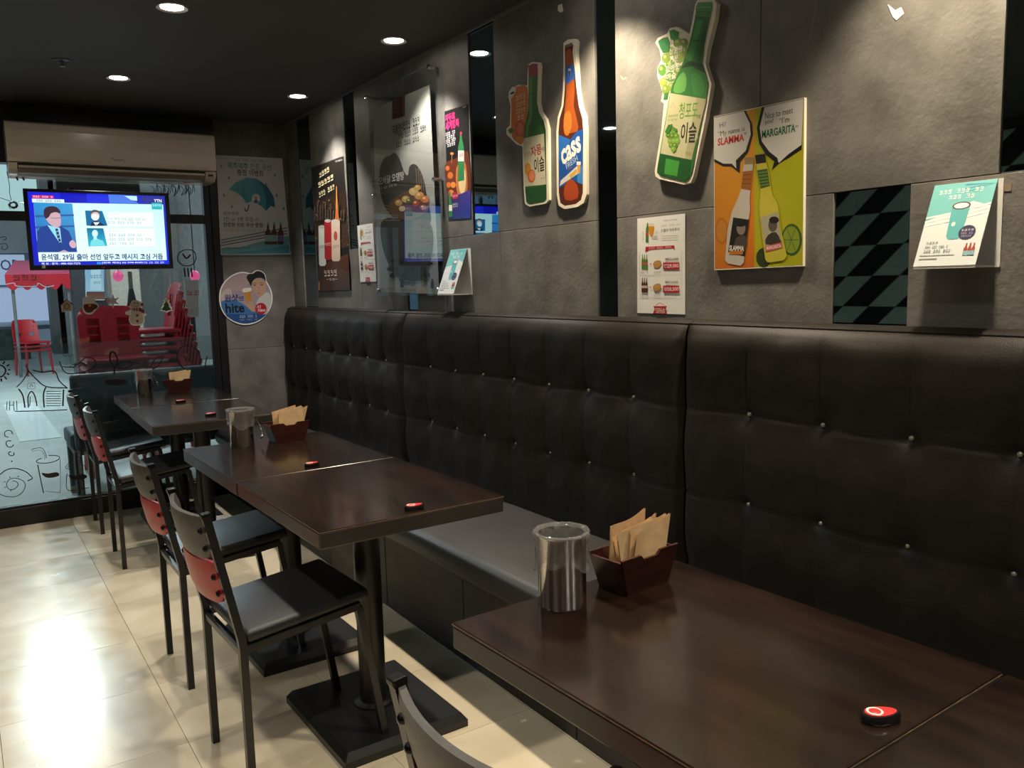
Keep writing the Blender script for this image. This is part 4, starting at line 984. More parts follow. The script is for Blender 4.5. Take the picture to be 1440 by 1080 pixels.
# ------------------------------------------------------------------ glass front
win = struct(bpy.data.objects.new('window_1', None)); COL.objects.link(win); win.location = (0, GY, 0); WO = win.location.copy()
def wpart(name, lo_, hi_, m, bevel=.002): return box(name, Vector(lo_)-WO, Vector(hi_)-WO, m, win, bevel)
MUL = [-.42]                     # mullion centres left of the photo's edge
wpart('bottom_rail', (-.45, 5.700, 0), (1.503, 5.765, .108), 'frame_black'); wpart('glazing_bead', (-.45, 5.712, .1085), (1.44, 5.758, .122), 'frame_black')
wpart('header', (-.45, 5.700, 2.135), (1.503, 5.80, CZ-.001), 'frame_black'); wpart('transom', (-.45, 5.712, 1.805), (1.41, 5.760, 1.862), 'frame_black')
wpart('jamb', (1.412, 5.708, .1225), (1.452, 5.765, 2.134), 'frame_black'); wpart('jamb', (1.453, 5.701, .1085), (1.502, 5.775, 2.134), 'frame_black')
for x in MUL: wpart('mullion', (x-.03, 5.704, .1225), (x+.03, 5.768, 2.134), 'frame_black')
edges = [(-.39, 1.4115)]
for x0, x1 in edges:
    wpart('pane', (x0, 5.733, .1225), (x1, 5.739, 1.8045), 'window_glass', 0); wpart('pane', (x0, 5.733, 1.8625), (x1, 5.739, 2.1345), 'window_glass', 0)
FZ = 1.075
wpart('window_film', (-.39, 5.7305, .1225), (1.4115, 5.7325, FZ), 'film_glass', 0)
gp = Plane((0, 5.7298, 0), (1, 0, 0), (0, 0, 1))
# black marker drawings on the inside of the glass
D = Canvas(gp, (0, 370, 4.5)); K = '#08080a'
def dl(pts, wd, nm, sm=4, closed=False, tp=False): D.line(pts, wd, K, smooth=sm, closed=closed, name='marker_drawing|'+nm, taper=tp)
dl([(0, 645), (22, 655), (36, 680), (22, 710), (0, 722)], 9, 'sun')
for a, b in (((18, 640), (30, 622)), ((42, 652), (60, 642)), ((50, 675), (66, 675)), ((42, 697), (58, 706)), ((28, 718), (42, 735)), ((6, 730), (10, 750))): dl([a, b], 9, 'sun', 0)
dl([(170, 640), (165, 655), (178, 680), (160, 720), (135, 755), (105, 785)], 6, 'house'); dl([(178, 678), (225, 730), (295, 782), (430, 790)], 7, 'house'); dl([(205, 676), (270, 690), (345, 685), (375, 745), (425, 790)], 7, 'house')
dl([(118, 795), (145, 840), (158, 915)], 8, 'house'); dl([(180, 915), (178, 845), (200, 812), (222, 845), (234, 905)], 7, 'house'); dl([(188, 905), (192, 845)], 5, 'house'); dl([(290, 785), (275, 830), (280, 912)], 8, 'house'); dl([(402, 800), (398, 905)], 9, 'house')
for k in range(7): dl([(292, 812+k*15), (385, 812+k*15)], 4, 'house', 0)
dl([(175, 760), (220, 758), (222, 795), (176, 796)], 3, 'house', 0, True); dl([(190, 785), (198, 765), (210, 785)], 3, 'house')
dl([(45, 875), (42, 930), (60, 932), (62, 870)], 4, 'fence', 0); dl([(85, 875), (90, 935), (108, 930), (105, 870)], 4, 'fence', 0); dl([(62, 900), (88, 898)], 4, 'fence', 0); dl([(95, 938), (280, 934), (425, 928)], 6, 'house')
dl([(395, 655), (470, 655), (540, 600), (590, 605), (605, 635), (570, 675), (480, 698), (410, 690), (375, 620)], 6, 'fish'); dl([(430, 660), (490, 630), (470, 645), (530, 630), (480, 662), (440, 655)], 4, 'fish')
dl([(395, 585), (410, 580), (415, 592), (430, 582), (440, 590), (455, 580), (472, 586)], 2.5, 'caption')
dl([(722, 705), (722, 660), (700, 625), (695, 585), (712, 560), (738, 590), (740, 640), (725, 662)], 10, 'sprout'); dl([(730, 660), (770, 625), (842, 632), (800, 665), (740, 665)], 8, 'sprout')
dl([(945, 668), (980, 610), (1025, 585), (1030, 600), (1000, 650), (965, 672)], 6, 'leaf'); dl([(1270, 620), (1255, 560), (1200, 522), (1145, 535), (1120, 590), (1140, 645), (1190, 680), (1250, 684)], 8, 'lemon'); dl([(1140, 560), (1152, 575), (1142, 590), (1160, 595), (1165, 565)], 4, 'lemon', 0); dl([(1312, 590), (1300, 640), (1310, 690)], 7, 'lemon')
D.poly([(660, 748), (720, 735), (800, 742), (780, 770), (690, 772)], K, smooth=3, name='marker_drawing|shade')
D.crop = (0, 600, 6.75)
dl([(120, 70), (105, 42), (70, 36), (45, 55), (50, 90), (80, 100)], 7, 'bubble'); dl([(105, 135), (70, 135), (58, 160), (75, 190), (110, 192), (130, 170)], 8, 'bubble'); dl([(105, 240), (85, 242), (84, 262), (110, 276), (132, 265), (128, 245)], 8, 'bubble'); D.ell(112, 328, 7, 7, K, name='marker_drawing|bubble')
dl([(0, 455), (60, 410), (140, 396), (230, 420), (290, 465), (305, 492), (260, 514)], 9, 'snail'); dl([(0, 640), (60, 662), (140, 664), (205, 630), (240, 565), (220, 515), (150, 488), (90, 500), (62, 545), (80, 590), (125, 596), (170, 560), (160, 525), (120, 515)], 6, 'snail')
for a, b in (((50, 525), (38, 520)), ((58, 572), (42, 578)), ((105, 596), (105, 612)), ((95, 488), (92, 474)), ((165, 476), (182, 468))): dl([a, b], 7, 'snail', 0)
dl([(358, 362), (385, 500), (414, 630)], 9, 'cup'); dl([(395, 300), (350, 320), (360, 342), (450, 345), (540, 320), (566, 290), (530, 274), (462, 272)], 7, 'cup'); dl([(295, 225), (320, 210), (395, 202), (430, 250), (440, 300)], 5, 'cup'); dl([(300, 235), (380, 222), (415, 258), (425, 310)], 3.5, 'cup'); dl([(570, 310), (572, 600), (540, 622), (430, 612)], 4, 'cup')
D.poly([(395, 438), (450, 445), (540, 432), (560, 465), (480, 485), (425, 475)], '#2c2320', smooth=3, name='marker_drawing|cup')
dl([(730, 285), (765, 290), (758, 345), (800, 370), (830, 415)], 5, 'bottle'); dl([(670, 325), (640, 360), (622, 388), (665, 402), (672, 360), (640, 385)], 5, 'bottle'); dl([(640, 445), (632, 490), (650, 605), (850, 578)], 6, 'bottle')
D.poly([(650, 458), (700, 468), (800, 452), (826, 478), (780, 500), (690, 500)], K, smooth=3, name='marker_drawing|bottle')
D.crop = (0, 150, 4.5)
for k in range(6):
    x = 955+k*46; dl([(x, 500), (x+22, 525), (x+8, 560), (x+30, 540), (x+38, 490), (x+46, 540)], 4, 'scroll_letters')
for k in range(3): dl([(1010+k*70, 480), (1040+k*70, 520), (1030+k*70, 580-k*12), (1070+k*60, 520), (1060+k*66, 478)], 4, 'scroll_letters')
dl([(0, 830), (30, 822), (38, 838), (20, 845)], 4, 'scroll'); dl([(0, 870), (35, 868), (48, 890), (30, 905), (8, 895), (18, 882)], 4, 'scroll')
dl([(1180, 905), (1135, 925), (1125, 970), (1160, 1005), (1215, 1000), (1240, 960), (1225, 915)], 6, 'ring', 4, True); dl([(1155, 930), (1180, 960), (1205, 935)], 10, 'ring')
for k in range(3): dl([(1165+k*22, 1020), (1172+k*22, 1078)], 9, 'ring', 0)
D.build(win, 'ink_matt', WO)

# stickers on the glass
def sticker(nm, lab, pts, sm=0, m='paper'): return Sign(nm, lab, 'sticker', Plane((0, 5.7285, 0), (1, 0, 0), (0, 0, 1)), (0, 370, 4.5), pts, .0018, m, smooth=sm, group='Christmas stickers on the glass front')
P = sticker('mitten_sticker', 'red mitten sticker with white cuff on the glass front', [(525, 222), (560, 212), (602, 218), (604, 245), (622, 262), (622, 285), (604, 300), (585, 322), (550, 325), (528, 305), (522, 262)], 2); c = P.cv
c.poly([(530, 262), (600, 258), (603, 280), (585, 308), (552, 314), (534, 298)], '#7c1420', smooth=2); c.poly([(594, 262), (616, 266), (614, 284), (596, 292)], '#3c4a22', smooth=2); c.poly([(540, 290), (580, 300), (560, 312), (542, 305)], '#3c4a22', smooth=2); c.ell(568, 267, 9, 9, '#d8a02c'); P.done()
P = sticker('snowflake_sticker', 'shiny white star-shaped snowflake sticker on the glass front', [(715+(46 if k % 2 == 0 else 18)*math.sin(k*PI/6), 240-(46 if k % 2 == 0 else 18)*math.cos(k*PI/6)) for k in range(12)], 0, 'paper'); c = P.cv
c.poly([(715+(40 if k % 2 == 0 else 13)*math.sin(k*PI/6), 240-(40 if k % 2 == 0 else 13)*math.cos(k*PI/6)) for k in range(12)], '#f3eef6'); c.ell(682, 238, 11, 14, '#f0b8d0'); P.done()
P = sticker('snowman_sticker', 'cream snowman sticker with red ear muffs and scarf on the glass front', [(822, 262), (835, 240), (860, 233), (884, 242), (900, 250), (912, 265), (896, 285), (905, 305), (932, 328), (915, 338), (918, 365), (905, 388), (860, 396), (828, 388), (815, 355), (820, 330), (795, 325), (795, 308), (822, 298), (828, 285), (806, 272), (808, 255)], 2); c = P.cv
c.poly([(824, 265), (840, 245), (860, 239), (884, 250), (892, 270), (880, 288), (895, 310), (908, 350), (898, 380), (860, 390), (832, 382), (822, 350), (830, 310), (838, 288)], '#d8ccb4', smooth=2); c.ell(814, 263, 9, 10, '#8c1a26'); c.ell(900, 262, 9, 10, '#8c1a26'); c.poly([(830, 285), (890, 282), (915, 300), (912, 322), (885, 305), (835, 300)], '#8c2430')
for k in range(3): c.line([(842+k*16, 284), (842+k*16, 301)], 4, '#e8dccc')
c.ell(850, 254, 4, 4, '#1c1814'); c.ell(870, 254, 4, 4, '#1c1814'); c.line([(848, 268), (860, 276), (874, 268)], 4, '#a8505a', smooth=3); c.ell(868, 331, 9, 9, '#a0202c'); c.ell(870, 367, 9, 9, '#a0202c'); P.done()
P = sticker('tree_sticker', 'green Christmas tree sticker with yellow star on the glass front', [(1052, 218), (1060, 230), (1075, 234), (1068, 246), (1082, 262), (1078, 268), (1090, 284), (1084, 290), (1096, 300), (1072, 306), (1056, 314), (1040, 306), (1012, 302), (1024, 288), (1018, 284), (1032, 266), (1028, 262), (1040, 246), (1032, 234), (1046, 230)]); c = P.cv
c.poly([(1053, 240), (1072, 266), (1066, 268), (1084, 296), (1062, 300), (1050, 306), (1042, 298), (1022, 296), (1040, 268), (1034, 264)], '#2f4a1e'); c.poly([(1053+(16 if k % 2 == 0 else 7)*math.sin(k*PI/5), 236-(16 if k % 2 == 0 else 7)*math.cos(k*PI/5)) for k in range(10)], '#d8b040'); P.done()
P = sticker('birdhouse_sticker', 'beige birdhouse sticker with dark red roof on the glass front', [(420, 228), (465, 262), (458, 268), (456, 306), (392, 310), (388, 272), (380, 270)]); c = P.cv
c.poly([(420, 238), (454, 266), (452, 303), (396, 306), (392, 270)], '#c2b090'); c.line([(382, 270), (420, 232), (464, 264)], 8, '#7c2420'); c.ell(421, 273, 19, 20, '#7a6a52'); c.ell(421, 273, 13, 14, '#b8a888'); c.line([(408, 225), (405, 185)], 3, '#4a4438'); P.done()

# ------------------------------------------------------------------ air conditioner on the header
ax0, ax1, ay, az0, az1 = .317, 1.440, 5.45, 2.046, 2.335
AC = thing('air_conditioner', 'cream wall-mounted air conditioner above the television', 'air conditioner', ((ax0+ax1)/2, 5.70, az0)); O = AC.location.copy()
def acp(name, prof, m, x0, x1): return MB().prism([(y-O.y, z-O.z) for y, z in prof], 'x', x0-O.x, x1-O.x).build(name, m, AC)
acp('body', [(5.699, az1-.004), (5.475, az1-.004), (5.475, 2.13), (5.500, 2.085), (5.56, az0), (5.699, az0)], 'ac_plastic', ax0+.006, ax1-.006)
pf = [(5.474, az1-.002), (5.458, az1-.012), (5.450, az1-.05), (5.447, 2.20), (5.449, 2.135), (5.456, 2.112), (5.466, 2.112), (5.474, 2.13)]
acp('front_panel', pf, 'ac_plastic', ax0, ax1)
acp('top_grille', [(5.690, az1-.0035), (5.490, az1-.0035), (5.490, az1+.002), (5.690, az1+.002)], 'ac_dark', ax0+.03, ax1-.03)
low = [(5.458, 2.106), (5.470, 2.070), (5.500, 2.050), (5.560, 2.0455), (5.56, 2.060), (5.51, 2.075), (5.49, 2.106)]
acp('end_cap', low, 'ac_plastic', ax0+.002, ax0+.045); acp('end_cap', low, 'ac_plastic', ax1-.065, ax1-.002)
acp('outlet', [(5.476, 2.106), (5.482, 2.084), (5.5, 2.078), (5.5, 2.106)], 'ac_dark', ax0+.046, ax1-.066)
acp('louver', [(5.461, 2.092), (5.466, 2.081), (5.469, 2.083), (5.464, 2.094)], 'ac_plastic', ax0+.050, ax1-.070)
acp('louver', [(5.466, 2.076), (5.490, 2.057), (5.556, 2.050), (5.556, 2.055), (5.493, 2.064), (5.470, 2.080)], 'ac_slot', ax0+.050, ax1-.070)
box('display_window', Vector((ax1-.050, 5.4590, 2.078))-O, Vector((ax1-.022, 5.472, 2.090))-O, 'tv_plastic', AC)
cv = Canvas(Plane((0, 5.4462, 0), (1, 0, 0), (0, 0, 1)), (0, 150, 4.5)); cv.line([(705, 338), (712, 328), (722, 332), (730, 342), (745, 334), (758, 342), (770, 335), (788, 344)], 4, '#8a7a66', smooth=3, name='brand_mark'); cv.build(AC, 'ink_matt', O)
for x0, x1 in ((.60, .72), (.98, 1.10)): box('mounting_tab', Vector((x0, 5.60, az1+.0025))-O, Vector((x1, 5.68, az1+.012))-O, 'ac_slot', AC)

# ------------------------------------------------------------------ television on an arm from the transom
tilt = math.radians(3)
TVP = Plane((.738, 5.300, 1.728), (1, 0, 0), (0, -math.sin(tilt), math.cos(tilt)))
TV = thing('television', 'flat black television showing a news broadcast below the air conditioner', 'television', TVP.w(0, -.22, .0)); O = TV.location.copy()
Rm = Matrix((TVP.u, TVP.v, TVP.n)).transposed().to_4x4()
def tvbox(name, lo_, hi_, m, bevel=.004):
    mt = Matrix.Translation(TVP.o-O) @ Rm
    return MB().box(lo_, hi_, bevel, 2, mtx=mt).build(name, m, TV)
tvbox('case', (-.371, -.218, -.045), (.371, .218, -.006), 'tv_plastic')
for nm, a, b in (('bezel', (-.373, .203, -.010), (.373, .220, .004)), ('bezel', (-.373, -.220, -.010), (.373, -.192, .004)), ('bezel', (-.373, -.192, -.010), (-.352, .203, .004)), ('bezel', (.352, -.192, -.010), (.373, .203, .004))): tvbox(nm, a, b, 'tv_plastic', .002)
tvbox('mount_plate', (-.10, -.10, -.060), (.10, .10, -.0455), 'black_metal')
MB().box(Vector((.70, 5.358, 1.815))-O, Vector((.776, 5.711, 1.850))-O, .003).build('mount_arm', 'black_metal', TV)
MB().box(Vector((.69, 5.352, 1.72))-O, Vector((.786, 5.372, 1.86))-O, .003).build('mount_bracket', 'black_metal', TV)
c = Canvas(Plane(TVP.w(0, 0, -.0055), TVP.u, TVP.v), (30, 255, 6.545))
_tu = lambda q: c.p.uv(30+q[0]/6.545, 255+q[1]/6.545)
us = [-.352, .352]; vs_ = [-.192, .203]
def tvuv(q):   # picture coordinates (40..1350 x 90..770, slightly skewed) to the flat screen
    x, y = q; a = (x-40-(y-90)*.05)/(1300-(y-90)*.01); yt = 88+50*a; yb = 758+14*a; b = (y-yt)/(yb-yt)
    return (us[0]+(us[1]-us[0])*min(max(a, 0), 1), vs_[1]-(vs_[1]-vs_[0])*min(max(b, 0), 1))
c.uv = tvuv
sn = 'screen'
def q4(pts, col, **k): c.poly(pts, col, name=sn, **k)
q4([(40, 88), (1340, 138), (1374, 772), (73, 758)], '#1226c8', cols=['#1a1fd0', '#2430a8', '#1630d8', '#1220b0'])
q4([(330, 100), (575, 108), (578, 190), (335, 182)], '#1018b8'); q4([(575, 108), (770, 115), (775, 195), (580, 190)], '#1c2cd8'); q4([(780, 118), (935, 124), (1080, 205), (790, 198)], '#4a78e0'); q4([(935, 130), (1060, 135), (1062, 180), (1000, 170)], '#b8e0e8'); q4([(1090, 140), (1325, 148), (1330, 212), (1150, 205)], '#30348c')
q4([(80, 118), (272, 125), (275, 150), (82, 146)], '#d02c5c'); q4([(78, 150), (366, 160), (368, 190), (80, 184)], '#d8ecea')
q4([(90, 184), (1322, 215), (1345, 735), (120, 726)], '#d4f4ee', cols=['#d2f2ee', '#c0ecec', '#d8f8f2', '#e4faf4'])
q4([(90, 184), (440, 198), (470, 645), (118, 640)], '#2f86c8', cols=['#2a8ccc', '#3c9ad4', '#3a6ea8', '#3560a0'])
for y in (300, 400): q4([(98, y), (450, y-4), (452, y+12), (100, y+20)], '#2a5c9c')
q4([(108, 640), (112, 450), (150, 410), (225, 385), (330, 405), (400, 450), (440, 560), (465, 640)], '#22408c'); q4([(205, 390), (240, 400), (320, 420), (330, 560), (300, 540)], '#8fd4e8'); q4([(275, 425), (300, 425), (328, 560), (320, 590), (290, 500)], '#2a3a6a')
for k in range(4): c.line([(284+k*7, 455+k*32), (306+k*7, 445+k*32)], 6, '#a8c0d8', name=sn)
q4([(190, 320), (200, 290), (260, 270), (320, 290), (330, 340), (325, 395), (295, 415), (250, 400), (215, 365)], '#c8a4b0', smooth=3); q4([(178, 290), (185, 245), (225, 222), (285, 225), (322, 255), (326, 285), (290, 275), (245, 285), (225, 315), (205, 330), (190, 330)], '#3a2838', smooth=3)
c.line([(240, 325), (270, 332), (300, 328), (335, 325)], 4, '#5a4a58', name=sn); q4([(398, 560), (430, 530), (462, 570), (450, 605), (415, 600)], '#d0a8b4', smooth=2); q4([(300, 640), (350, 622), (390, 640)], '#c8a0b0')
q4([(556, 262), (718, 268), (765, 405), (565, 402)], '#0c6a9a'); q4([(600, 405), (615, 370), (650, 355), (690, 370), (745, 405)], '#1c2848'); q4([(630, 372), (655, 405), (690, 372)], '#e4eef2'); c.ell(650, 310, 40, 46, '#d8c4c0', name=sn); c.ell(650, 325, 36, 28, '#eef4f4', name=sn); q4([(608, 300), (618, 265), (650, 256), (685, 268), (692, 300), (670, 280), (630, 282)], '#5a5458', smooth=2); q4([(652, 390), (662, 390), (658, 405)], '#1c2030')
q4([(565, 424), (722, 428), (755, 592), (578, 594)], '#0a78a4', cols=['#0a6a98', '#0a6a98', '#30b4cc', '#2cb0c8']); c.ell(642, 475, 28, 34, '#c4ecf0', name=sn); q4([(592, 590), (600, 545), (632, 522), (660, 522), (718, 545), (735, 590)], '#74d4de'); q4([(628, 500), (656, 500), (660, 530), (626, 530)], '#b4e8ec')
q4([(768, 280), (1215, 290), (1222, 418), (762, 408)], '#eefaf6'); q4([(728, 430), (1224, 438), (1230, 600), (760, 594)], '#eefaf6')
c.crop = (0, 0, 1)
def tt(t, x, y, w_, h_, col, bold=0): c.text(t, x, y, w_, h_, col, bold)
tt('윤석열, 29일 출마 선언 앞두고 메시지 고심 거듭', 722, 694, 1165, 62, '#14407a', .05)
tt('제 보 : 문의 : 080-420-7272', 318, 747, 355, 22, '#e0e8f8', .03); tt('[전화 제보] 02-398-8282', 900, 751, 400, 20, '#e0e8f8', .03); q4([(650, 740), (690, 741), (691, 762), (651, 761)], '#2c8cf0')
tt(15, 1210, 756, 210, 18, '#e0e8f8'); tt('YTN', 1268, 180, 78, 28, '#f0f0fa', .05); q4([(1204, 198), (1308, 202), (1310, 262), (1206, 258)], '#20b4bc'); tt(4, 1256, 222, 80, 20, '#e4fafa'); tt(9, 175, 134, 170, 16, '#ffe0ec'); tt(11, 225, 172, 215, 18, '#2a5a7a')
tt(8, 820, 297, 110, 14, '#9ab8b4'); tt(22, 950, 345, 370, 24, '#58a09c'); tt(14, 930, 377, 325, 24, '#58a09c')
tt(8, 832, 456, 110, 14, '#9ab8b4'); tt(14, 935, 492, 320, 24, '#58a09c'); tt(19, 985, 533, 415, 24, '#58a09c'); tt(10, 895, 572, 240, 24, '#58a09c')
res = c.build(TV, 'screen', O)
cv = Canvas(Plane(TVP.w(0, 0, .0042), TVP.u, TVP.v), (30, 255, 6.545)); cv.quad(190, 772, 222, 800, '#8a8478', name='energy_label'); cv.text(2, 755, 790, 28, 12, '#8a3048'); cv.build(TV, 'ink_matt', O)

# loose wires by the glass
W_ = thing('cable_bundle', 'tangled black cable bundle hanging at the glass beside the television', 'cable', (.36, 5.66, 1.98)); O = W_.location.copy()
_pl = Plane((0, 5.66, 0), (1, 0, 0), (0, 0, 1)); H_ = lambda x, y: _pl.hit(x/6.35, 230+y/6.35)-O
MB().tube([H_(60, 70), H_(85, 190), H_(85, 260), H_(100, 330)], .0018, 6).build('hanging_wire', 'cable', W_, smooth='all')
MB().tube([H_(-60, 290), H_(20, 312), H_(90, 335)], .0018, 6).build('side_wire', 'cable', W_, smooth='all')
rr = random.Random(11); pts = []
for k in range(46):
    a = k*.82; r_ = rr.uniform(18, 40); pts.append(H_(118+math.cos(a)*r_*1.15, 368+math.sin(a)*r_)+Vector((0, rr.uniform(-.008, .008), 0)))
MB().tube(pts, .0022, 6).build('coil', 'cable', W_, smooth='all')
tp = thing('drain_hose', 'pair of dark hoses hanging behind the top of the television', 'hose', (.47, 5.67, 1.94)); O = tp.location.copy()
for dx in (0, 50): MB().tube([H_(305+dx, 95)+W_.location-O, H_(325+dx*.9, 150)+W_.location-O, H_(360+dx*1.1, 222)+W_.location-O], .005, 8).build('hose', 'cable', tp, smooth='all')

# ------------------------------------------------------------------ the street outside
mat('plaza', (.60, .62, .60), .6, noise=.12, nscale=2)
mat('plaza_stripe', (.80, .82, .82), .6, noise=.08)
mat('red_plastic', (.46, .014, .026), .34, noise=.06)
mat('outdoor_dark', (.018, .018, .021), .55, noise=.25)
mat('outdoor_grey', (.16, .16, .16), .7, noise=.15)
mat('beige_stone', (.34, .29, .24), .7, noise=.15)
mat('facade_pale', (.52, .60, .72), .6, noise=.10, nscale=.6)
mat('facade_grey', (.30, .33, .34), .6, noise=.15, nscale=1)
mat('pink_canvas', (.75, .10, .20), .6, noise=.1)
mat('planter_green', (.03, .05, .045), .8, noise=.5, nscale=9)
lamp_mat('sign_light', (.55, .68, 1.0), .75)
lamp_mat('teal_wall_glow', (.62, .88, .92), .85)  # emission stands for brightness on the plain upper wall
lamp_mat('white_light', (.9, .95, 1.0), 20)
lamp_mat('pink_light', (1.0, .10, .35), .8)
ground = struct(box('ground_outside', (-25, GY+.101, -.15), (30, 24, 0), 'plaza'))
for i in range(5):
    tag(box('crossing_stripe', (-1.2+i*.8, 9.0, 0), (-.85+i*.8, 12.2, .006), 'plaza_stripe'), 'white painted stripe on the paved ground outside', 'road marking', 'painted stripes outside')
def Pd(Y): return Plane((0, Y, 0), (1, 0, 0), (0, 0, 1))
def far(name, lab, cat, x0, y0, x1, y1, Y, m, depth=.4, group=None, down=True):
    """upright box outside at distance Y whose front face covers the given part of the view"""
    a = Pd(Y).hit(x0, y1); b = Pd(Y).hit(x1, y0)
    o = box(name, (a.x, Y, 0 if down else a.z), (b.x, Y+depth, b.z), m, None, .01)
    return tag(o, lab, cat, group)
struct(box('wall_far', (-25, 23.6, 0), (30, 24, 9), 'facade_pale'))
B = thing('shop_front', 'pale shop front with a grey upper band across the plaza', 'building', (0, 22.8, 0)); O = B.location.copy()
def bp(name, x0, y0, x1, y1, Y, m, depth=.5):
    a = Pd(Y).hit(x0, y1); b = Pd(Y).hit(x1, y0); return box(name, Vector((a.x, Y, a.z))-O, Vector((b.x, Y+depth, b.z))-O, m, B, .01)
bp('wall_panel', -60, 402, 78, 492, 22.8, 'facade_pale'); bp('fascia_band', -60, 305, 110, 356, 22.7, 'facade_grey', .6); bp('upper_wall', -60, 215, 120, 305, 22.8, 'facade_pale'); bp('glow_upper_wall', -60, 222, 52, 300, 22.65, 'teal_wall_glow', .1)
bp('lit_panel', -60, 358, 34, 402, 22.6, 'sign_light', .1); bp('lit_window', -60, 404, 76, 456, 22.75, 'sign_light', .06); bp('ledge', -60, 456, 78, 463, 22.5, 'facade_grey', .3)
cv = Canvas(Plane((0, 22.59, 0), (1, 0, 0), (0, 0, 1)), (0, 360, 5.4), dz=.002); cv.text('OR', 78, 68, 150, 82, '#6a80b0', .02); cv.build(B, 'ink_matt', O)
S_ = thing('street_column', 'dark grey and beige column of the arcade across the plaza', 'column', (Pd(21.5).hit(88, 490).x, 21.5, 0)); O = S_.location.copy()
for nm, x0, x1, m in (('granite_face', 77, 88, 'outdoor_grey'), ('stone_face', 88, 101, 'beige_stone')):
    a = Pd(21.5).hit(x0, 490); b = Pd(21.5).hit(x1, 200); box(nm, Vector((a.x, 21.5, 0))-O, Vector((b.x, 22.2, b.z))-O, m, S_)
far('planter_box', 'dark planter with clipped greenery across the plaza', 'planter', -40, 462, 40, 492, 20.5, 'planter_green')
far('storefront_pier', 'grey pier behind the stacked red chairs outside', 'column', 148, 230, 162, 500, 16, 'facade_grey'); far('storefront_pier', 'pale beige pier behind the dark umbrella pole outside', 'column', 165, 230, 184, 500, 15.2, 'beige_stone')
far('dark_post', 'slim black post behind the stacked red chairs outside', 'post', 109, 300, 118, 500, 15, 'outdoor_dark', .1)
far('shop_wall', 'dark shop wall to the right behind the stacked chairs outside', 'wall', 184, 215, 330, 500, 17, 'outdoor_grey'); far('shop_wall', 'grey pink-lit shop wall behind the tall poster stand outside', 'wall', 100, 215, 150, 500, 18, 'facade_grey')
PS = Sign('poster_stand', 'tall blue and white bottle poster on a stand outside the glass', 'poster', Pd(13), (0, 360, 5.4), [(645, 20), (780, 20), (795, 335), (655, 335)], .03, 'paper'); c = PS.cv
c.quad(648, 22, 790, 270, '#6a9cc8', '#a8c4d4'); c.poly([(690, 100), (765, 100), (770, 260), (685, 260)], '#bcd2da'); c.text(4, 728, 155, 80, 26, '#3a5a7a'); c.text(3, 735, 200, 50, 18, '#3a5a7a'); c.quad(655, 270, 795, 332, '#5a3226', '#7a4a34'); PS.done('ink_matt')
a = PS.O; box('stand_base', Vector((-.15, .0, -a.z)), Vector((.15, .04, .02)), 'outdoor_dark', PS.root)
# red market canopy with a scalloped valance
a0 = Pd(16).hit(8, 402); a1 = Pd(16).hit(80, 374)
MC = thing('market_canopy', 'pink and red stall canopy with scalloped white-edged valance across the plaza', 'canopy', ((a0.x+a1.x)/2, 16.5, 0)); O = MC.location.copy()
b = MB(); zt = a1.z; zv = Pd(16).hit(20, 386).z
V = [b.bm.verts.new(Vector(p)-O) for p in [(a0.x, 16, zv), (a1.x+.25, 16, zv), (a1.x+.25, 17.6, zt+.15), (a0.x+.25, 17.6, zt+.15), (a0.x+.25, 17.6, zv), (a1.x+.25, 17.6, zv)]]
for f in ((0, 1, 2, 3), (0, 3, 4), (1, 5, 2), (3, 2, 5, 4), (0, 4, 5, 1)): b.bm.faces.new([V[k] for k in f])
b.build('roof', 'pink_canvas', MC)
n = 5; wv = (a1.x+.25-a0.x)/n
prf = [(a0.x-O.x, zv)]
for k in range(n):
    for t in range(7): u_ = t/6; prf.append((a0.x-O.x+wv*(k+u_), zv-.16-.10*math.sin(PI*u_)))
prf.append((a1.x+.25-O.x, zv))
MB().prism(prf, 'y', -.515, -.505).build('valance', 'red_plastic', MC)
cv = Canvas(Plane((0, 15.98, 0), (1, 0, 0), (0, 0, 1)), (0, 360, 5.4), dz=.002); cv.text(3, 190, 165, 175, 40, '#5a1018', .03); cv.line([(45, 215), (110, 205), (125, 228), (270, 230), (290, 205), (345, 235), (410, 225)], 5, '#e8c8d0', smooth=3, name='white_edging'); cv.build(MC, 'ink_matt', O)
for x in (a0.x+.1, a1.x+.15): MB().tube([Vector((x, 16.1, 0))-O, Vector((x, 16.1, zv))-O], .025, 8).build('pole', 'outdoor_grey', MC)
for lab, x, y, Y in (('pink glowing lantern hanging outside above the beige notice', 274, 388, 9.5), ('small pink glowing lantern hanging outside near the snowman sticker', 166, 388, 12)):
    p = Pd(Y).hit(x, y); t = thing('paper_lantern', lab, 'lantern', p, group='pink lanterns outside')
    s_ = Y/1173*6
    MB().lathe([(.3*s_, -1.2*s_), (.85*s_, -.8*s_), (1.1*s_, 0), (.85*s_, .8*s_), (.3*s_, 1.2*s_)], 20).build('shade', 'pink_light', t, smooth='all')
    MB().tube([(0, 0, 1.2*s_), (0, 0, 3.2-p.z)], .006, 6).build('cord', 'cable', t)
for Y, lab in ((9.5, 'slim dark steel frame outside carrying the larger pink lantern'), (12, 'slim dark steel frame outside carrying the smaller pink lantern')):
    t = thing('lantern_frame', lab, 'frame', (1.5, Y, 0), group='lantern frames outside')
    for x in (-3.4, 3.6): MB().tube([(x, 0, 0), (x, 0, 3.28)], .03, 8).build('post', 'outdoor_dark', t)
    MB().tube([(-3.4, 0, 3.24), (3.6, 0, 3.24)], .04, 8, up=(0, 0, 1)).build('beam', 'outdoor_dark', t)
